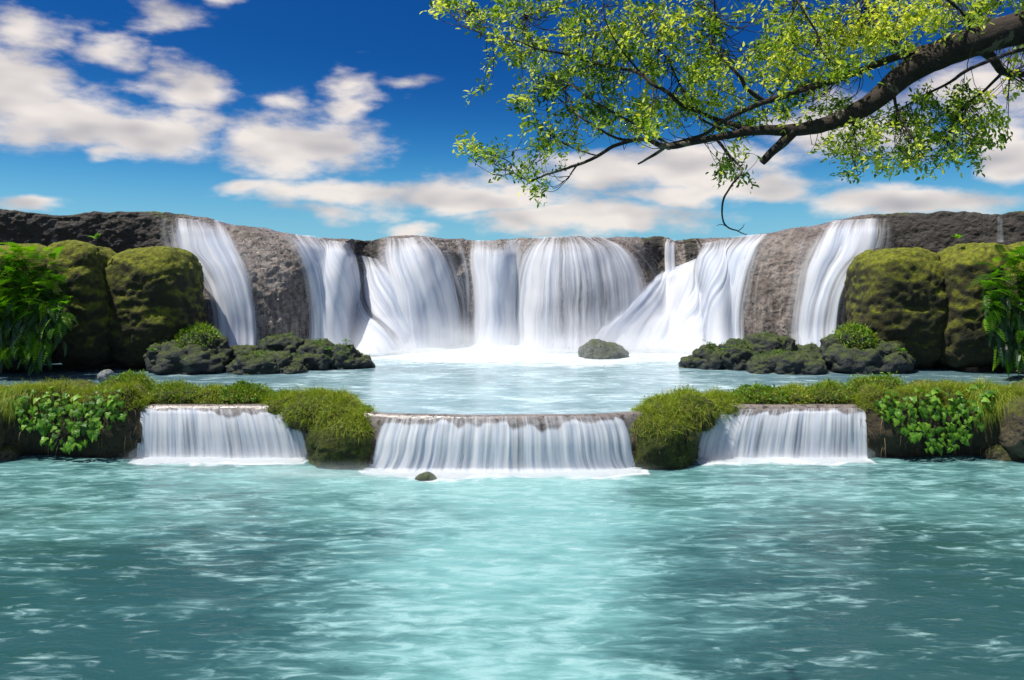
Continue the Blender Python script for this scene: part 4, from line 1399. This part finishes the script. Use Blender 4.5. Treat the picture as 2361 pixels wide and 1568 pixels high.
SKP = np.concatenate([s if i != 6 else s[:len(s) // 3] for i, s in enumerate(SK) if i not in (4, 5, 7, 8)])
thin = SKP[SKP[:, 3] < 0.10]
CL = [  # clumps of foliage: place, half size, sprays
    (1050, 16, 52, 14, 15), (1110, 48, 40, 24, 12), (1205, 30, 45, 22, 14), (1150, 30, 30, 14, 5), (1275, 22, 26, 24, 5), (1180, 100, 60, 28, 20), (1110, 195, 10, 14, 3), (1123, 150, 12, 10, 2), (1262, 135, 90, 48, 42),
    (1335, 60, 50, 36, 20), (1390, 100, 70, 60, 42), (1480, 50, 90, 55, 44), (1595, 50, 80, 52, 36), (1560, 140, 90, 55, 40), (1455, 150, 70, 40, 24), (1250, 200, 65, 40, 26), (1212, 236, 22, 22, 8), (1355, 200, 75, 42, 28),
    (1335, 275, 62, 36, 22), (1440, 255, 80, 42, 34), (1540, 255, 80, 45, 34), (1640, 215, 75, 55, 34), (1240, 290, 34, 26, 9), (1285, 335, 60, 32, 22), (1120, 352, 55, 18, 13), (1080, 344, 22, 14, 5), (1185, 388, 40, 18, 9), (1240, 440, 28, 10, 5), (1235, 400, 30, 14, 5),
    (1450, 300, 70, 26, 18), (1640, 130, 45, 50, 14), (1800, 30, 40, 32, 10), (1735, 30, 40, 30, 4), (1830, 105, 75, 48, 36), (1905, 55, 85, 50, 44), (2005, 55, 90, 50, 46), (2105, 35, 90, 45, 40), (2210, 30, 80, 36, 34), (2310, 10, 60, 22, 14), (1765, 150, 65, 45, 34), (1855, 170, 85, 42, 38),
    (1955, 130, 75, 45, 34), (2055, 100, 55, 32, 18), (1745, 268, 85, 32, 28), (1880, 240, 85, 34, 30), (1690, 290, 50, 28, 12), (1935, 338, 50, 28, 15), (2005, 368, 50, 32, 15), (1960, 405, 24, 14, 4), (2065, 300, 75, 50, 34), (2155, 275, 75, 60, 42), (2230, 240, 50, 50, 22), (2215, 325, 65, 42, 26),
    (2285, 270, 40, 42, 14), (2255, 365, 36, 18, 7), (2150, 372, 55, 22, 13), (2335, 215, 26, 26, 4), (1690, 372, 32, 36, 11), (1702, 412, 22, 14, 4), (2320, 330, 18, 14, 2), (1990, 300, 40, 30, 12), (2090, 350, 50, 30, 12), (2340, 110, 25, 25, 4),
    (1500, -40, 300, 40, 40), (2000, -50, 320, 40, 50), (1200, -30, 120, 30, 10), (2500, -20, 130, 60, 24), (2480, 190, 70, 60, 14),
]
tr_ = np.random.default_rng(900)
twigs = Mass()
LP, LT, LU, LS = [], [], [], []
for (cx, cy, rx, ry, n) in CL:
    for k in range(int(n * .84)):
        while True:
            q = tr_.uniform(-1, 1, 2)
            if q @ q < 1:
                break
        px, py = cx + q[0] * rx, cy + q[1] * ry
        d = tdepth(px) + .28 + tr_.normal(0, .36)
        c = at(px, py, d)
        i = np.argmin(((thin[:, :3] - c) ** 2).sum(1) * (1 + tr_.random(len(thin)) * 1.6))
        root = thin[i, :3]
        v = c - root
        dist = np.linalg.norm(v) + 1e-6
        ax = v / dist * .8 + tr_.normal(0, .5, 3) + np.array((-.25, 0, .15))
        ax /= np.linalg.norm(ax)
        L = tr_.uniform(.13, .27)
        tip = c + ax * L * .5
        st = c - ax * L * .5
        mid_ = (root + st) / 2 + np.array((0, 0, -.04 - .05 * dist)) + tr_.normal(0, .05 * dist, 3)
        P = resample([root, mid_, st, tip], 9)
        V, Fc = tube_mesh(P, np.linspace(min(.0055, .0025 + .003 * dist), .0012, 9), 4)
        twigs.add(V, Fc)
        nl = int(tr_.integers(17, 32))
        tt = tr_.random(nl) ** .8
        pos = st + (tip - st) * tt[:, None] * 1.1 + tr_.normal(0, .030, (nl, 3))
        T = ax * .55 + tr_.normal(0, .62, (nl, 3))
        U = np.array((0, 0, 1.0)) + tr_.normal(0, .55, (nl, 3))
        LP.append(pos); LT.append(T); LU.append(U); LS.append(tr_.uniform(.035, .066, nl))
twigs.build('twigs', MATS['bark'], tree)['kind'] = 'stuff'
LP, LT, LU, LS = np.concatenate(LP), np.concatenate(LT), np.concatenate(LU), np.concatenate(LS)
LM = frames(LT, LU)
px = CX + LP[:, 0] / LP[:, 1] * F
py = HZ - (LP[:, 2] - CH) / LP[:, 1] * F
inview = (px > 0) & (px < 2361) & (py > 0)
order = np.argsort(np.where(inview, -LS / LP[:, 1], 9))
pick, rest = order[:300], order[300:]
clump = 0.5 + 0.9 * fbm(LP, 1.6, 3, k=77)
rn = np.clip(clump + .08 + tr_.normal(0, .26, len(LP)), 0, 1)
fo = scatter('foliage', LEAF_V, LEAF_F, LM[rest], LP[rest], LS[rest], rn[rest], MATS['tree_leaf'], tree)
fo['kind'] = 'stuff'
tlm = bpy.data.meshes.new('leaf')
tlm.from_pydata(LEAF_V, [], LEAF_F)
tlm.materials.append(MATS['tree_leaf_single'])
for i in pick:
    o = bpy.data.objects.new('leaf', tlm)
    s_ = LS[i]
    mw = Matrix(LM[i].tolist()).to_4x4() @ Matrix.Diagonal((s_, s_, s_, 1))
    mw.translation = Vector(LP[i]) - tree.location
    link(o, tree)
    o.matrix_basis = mw
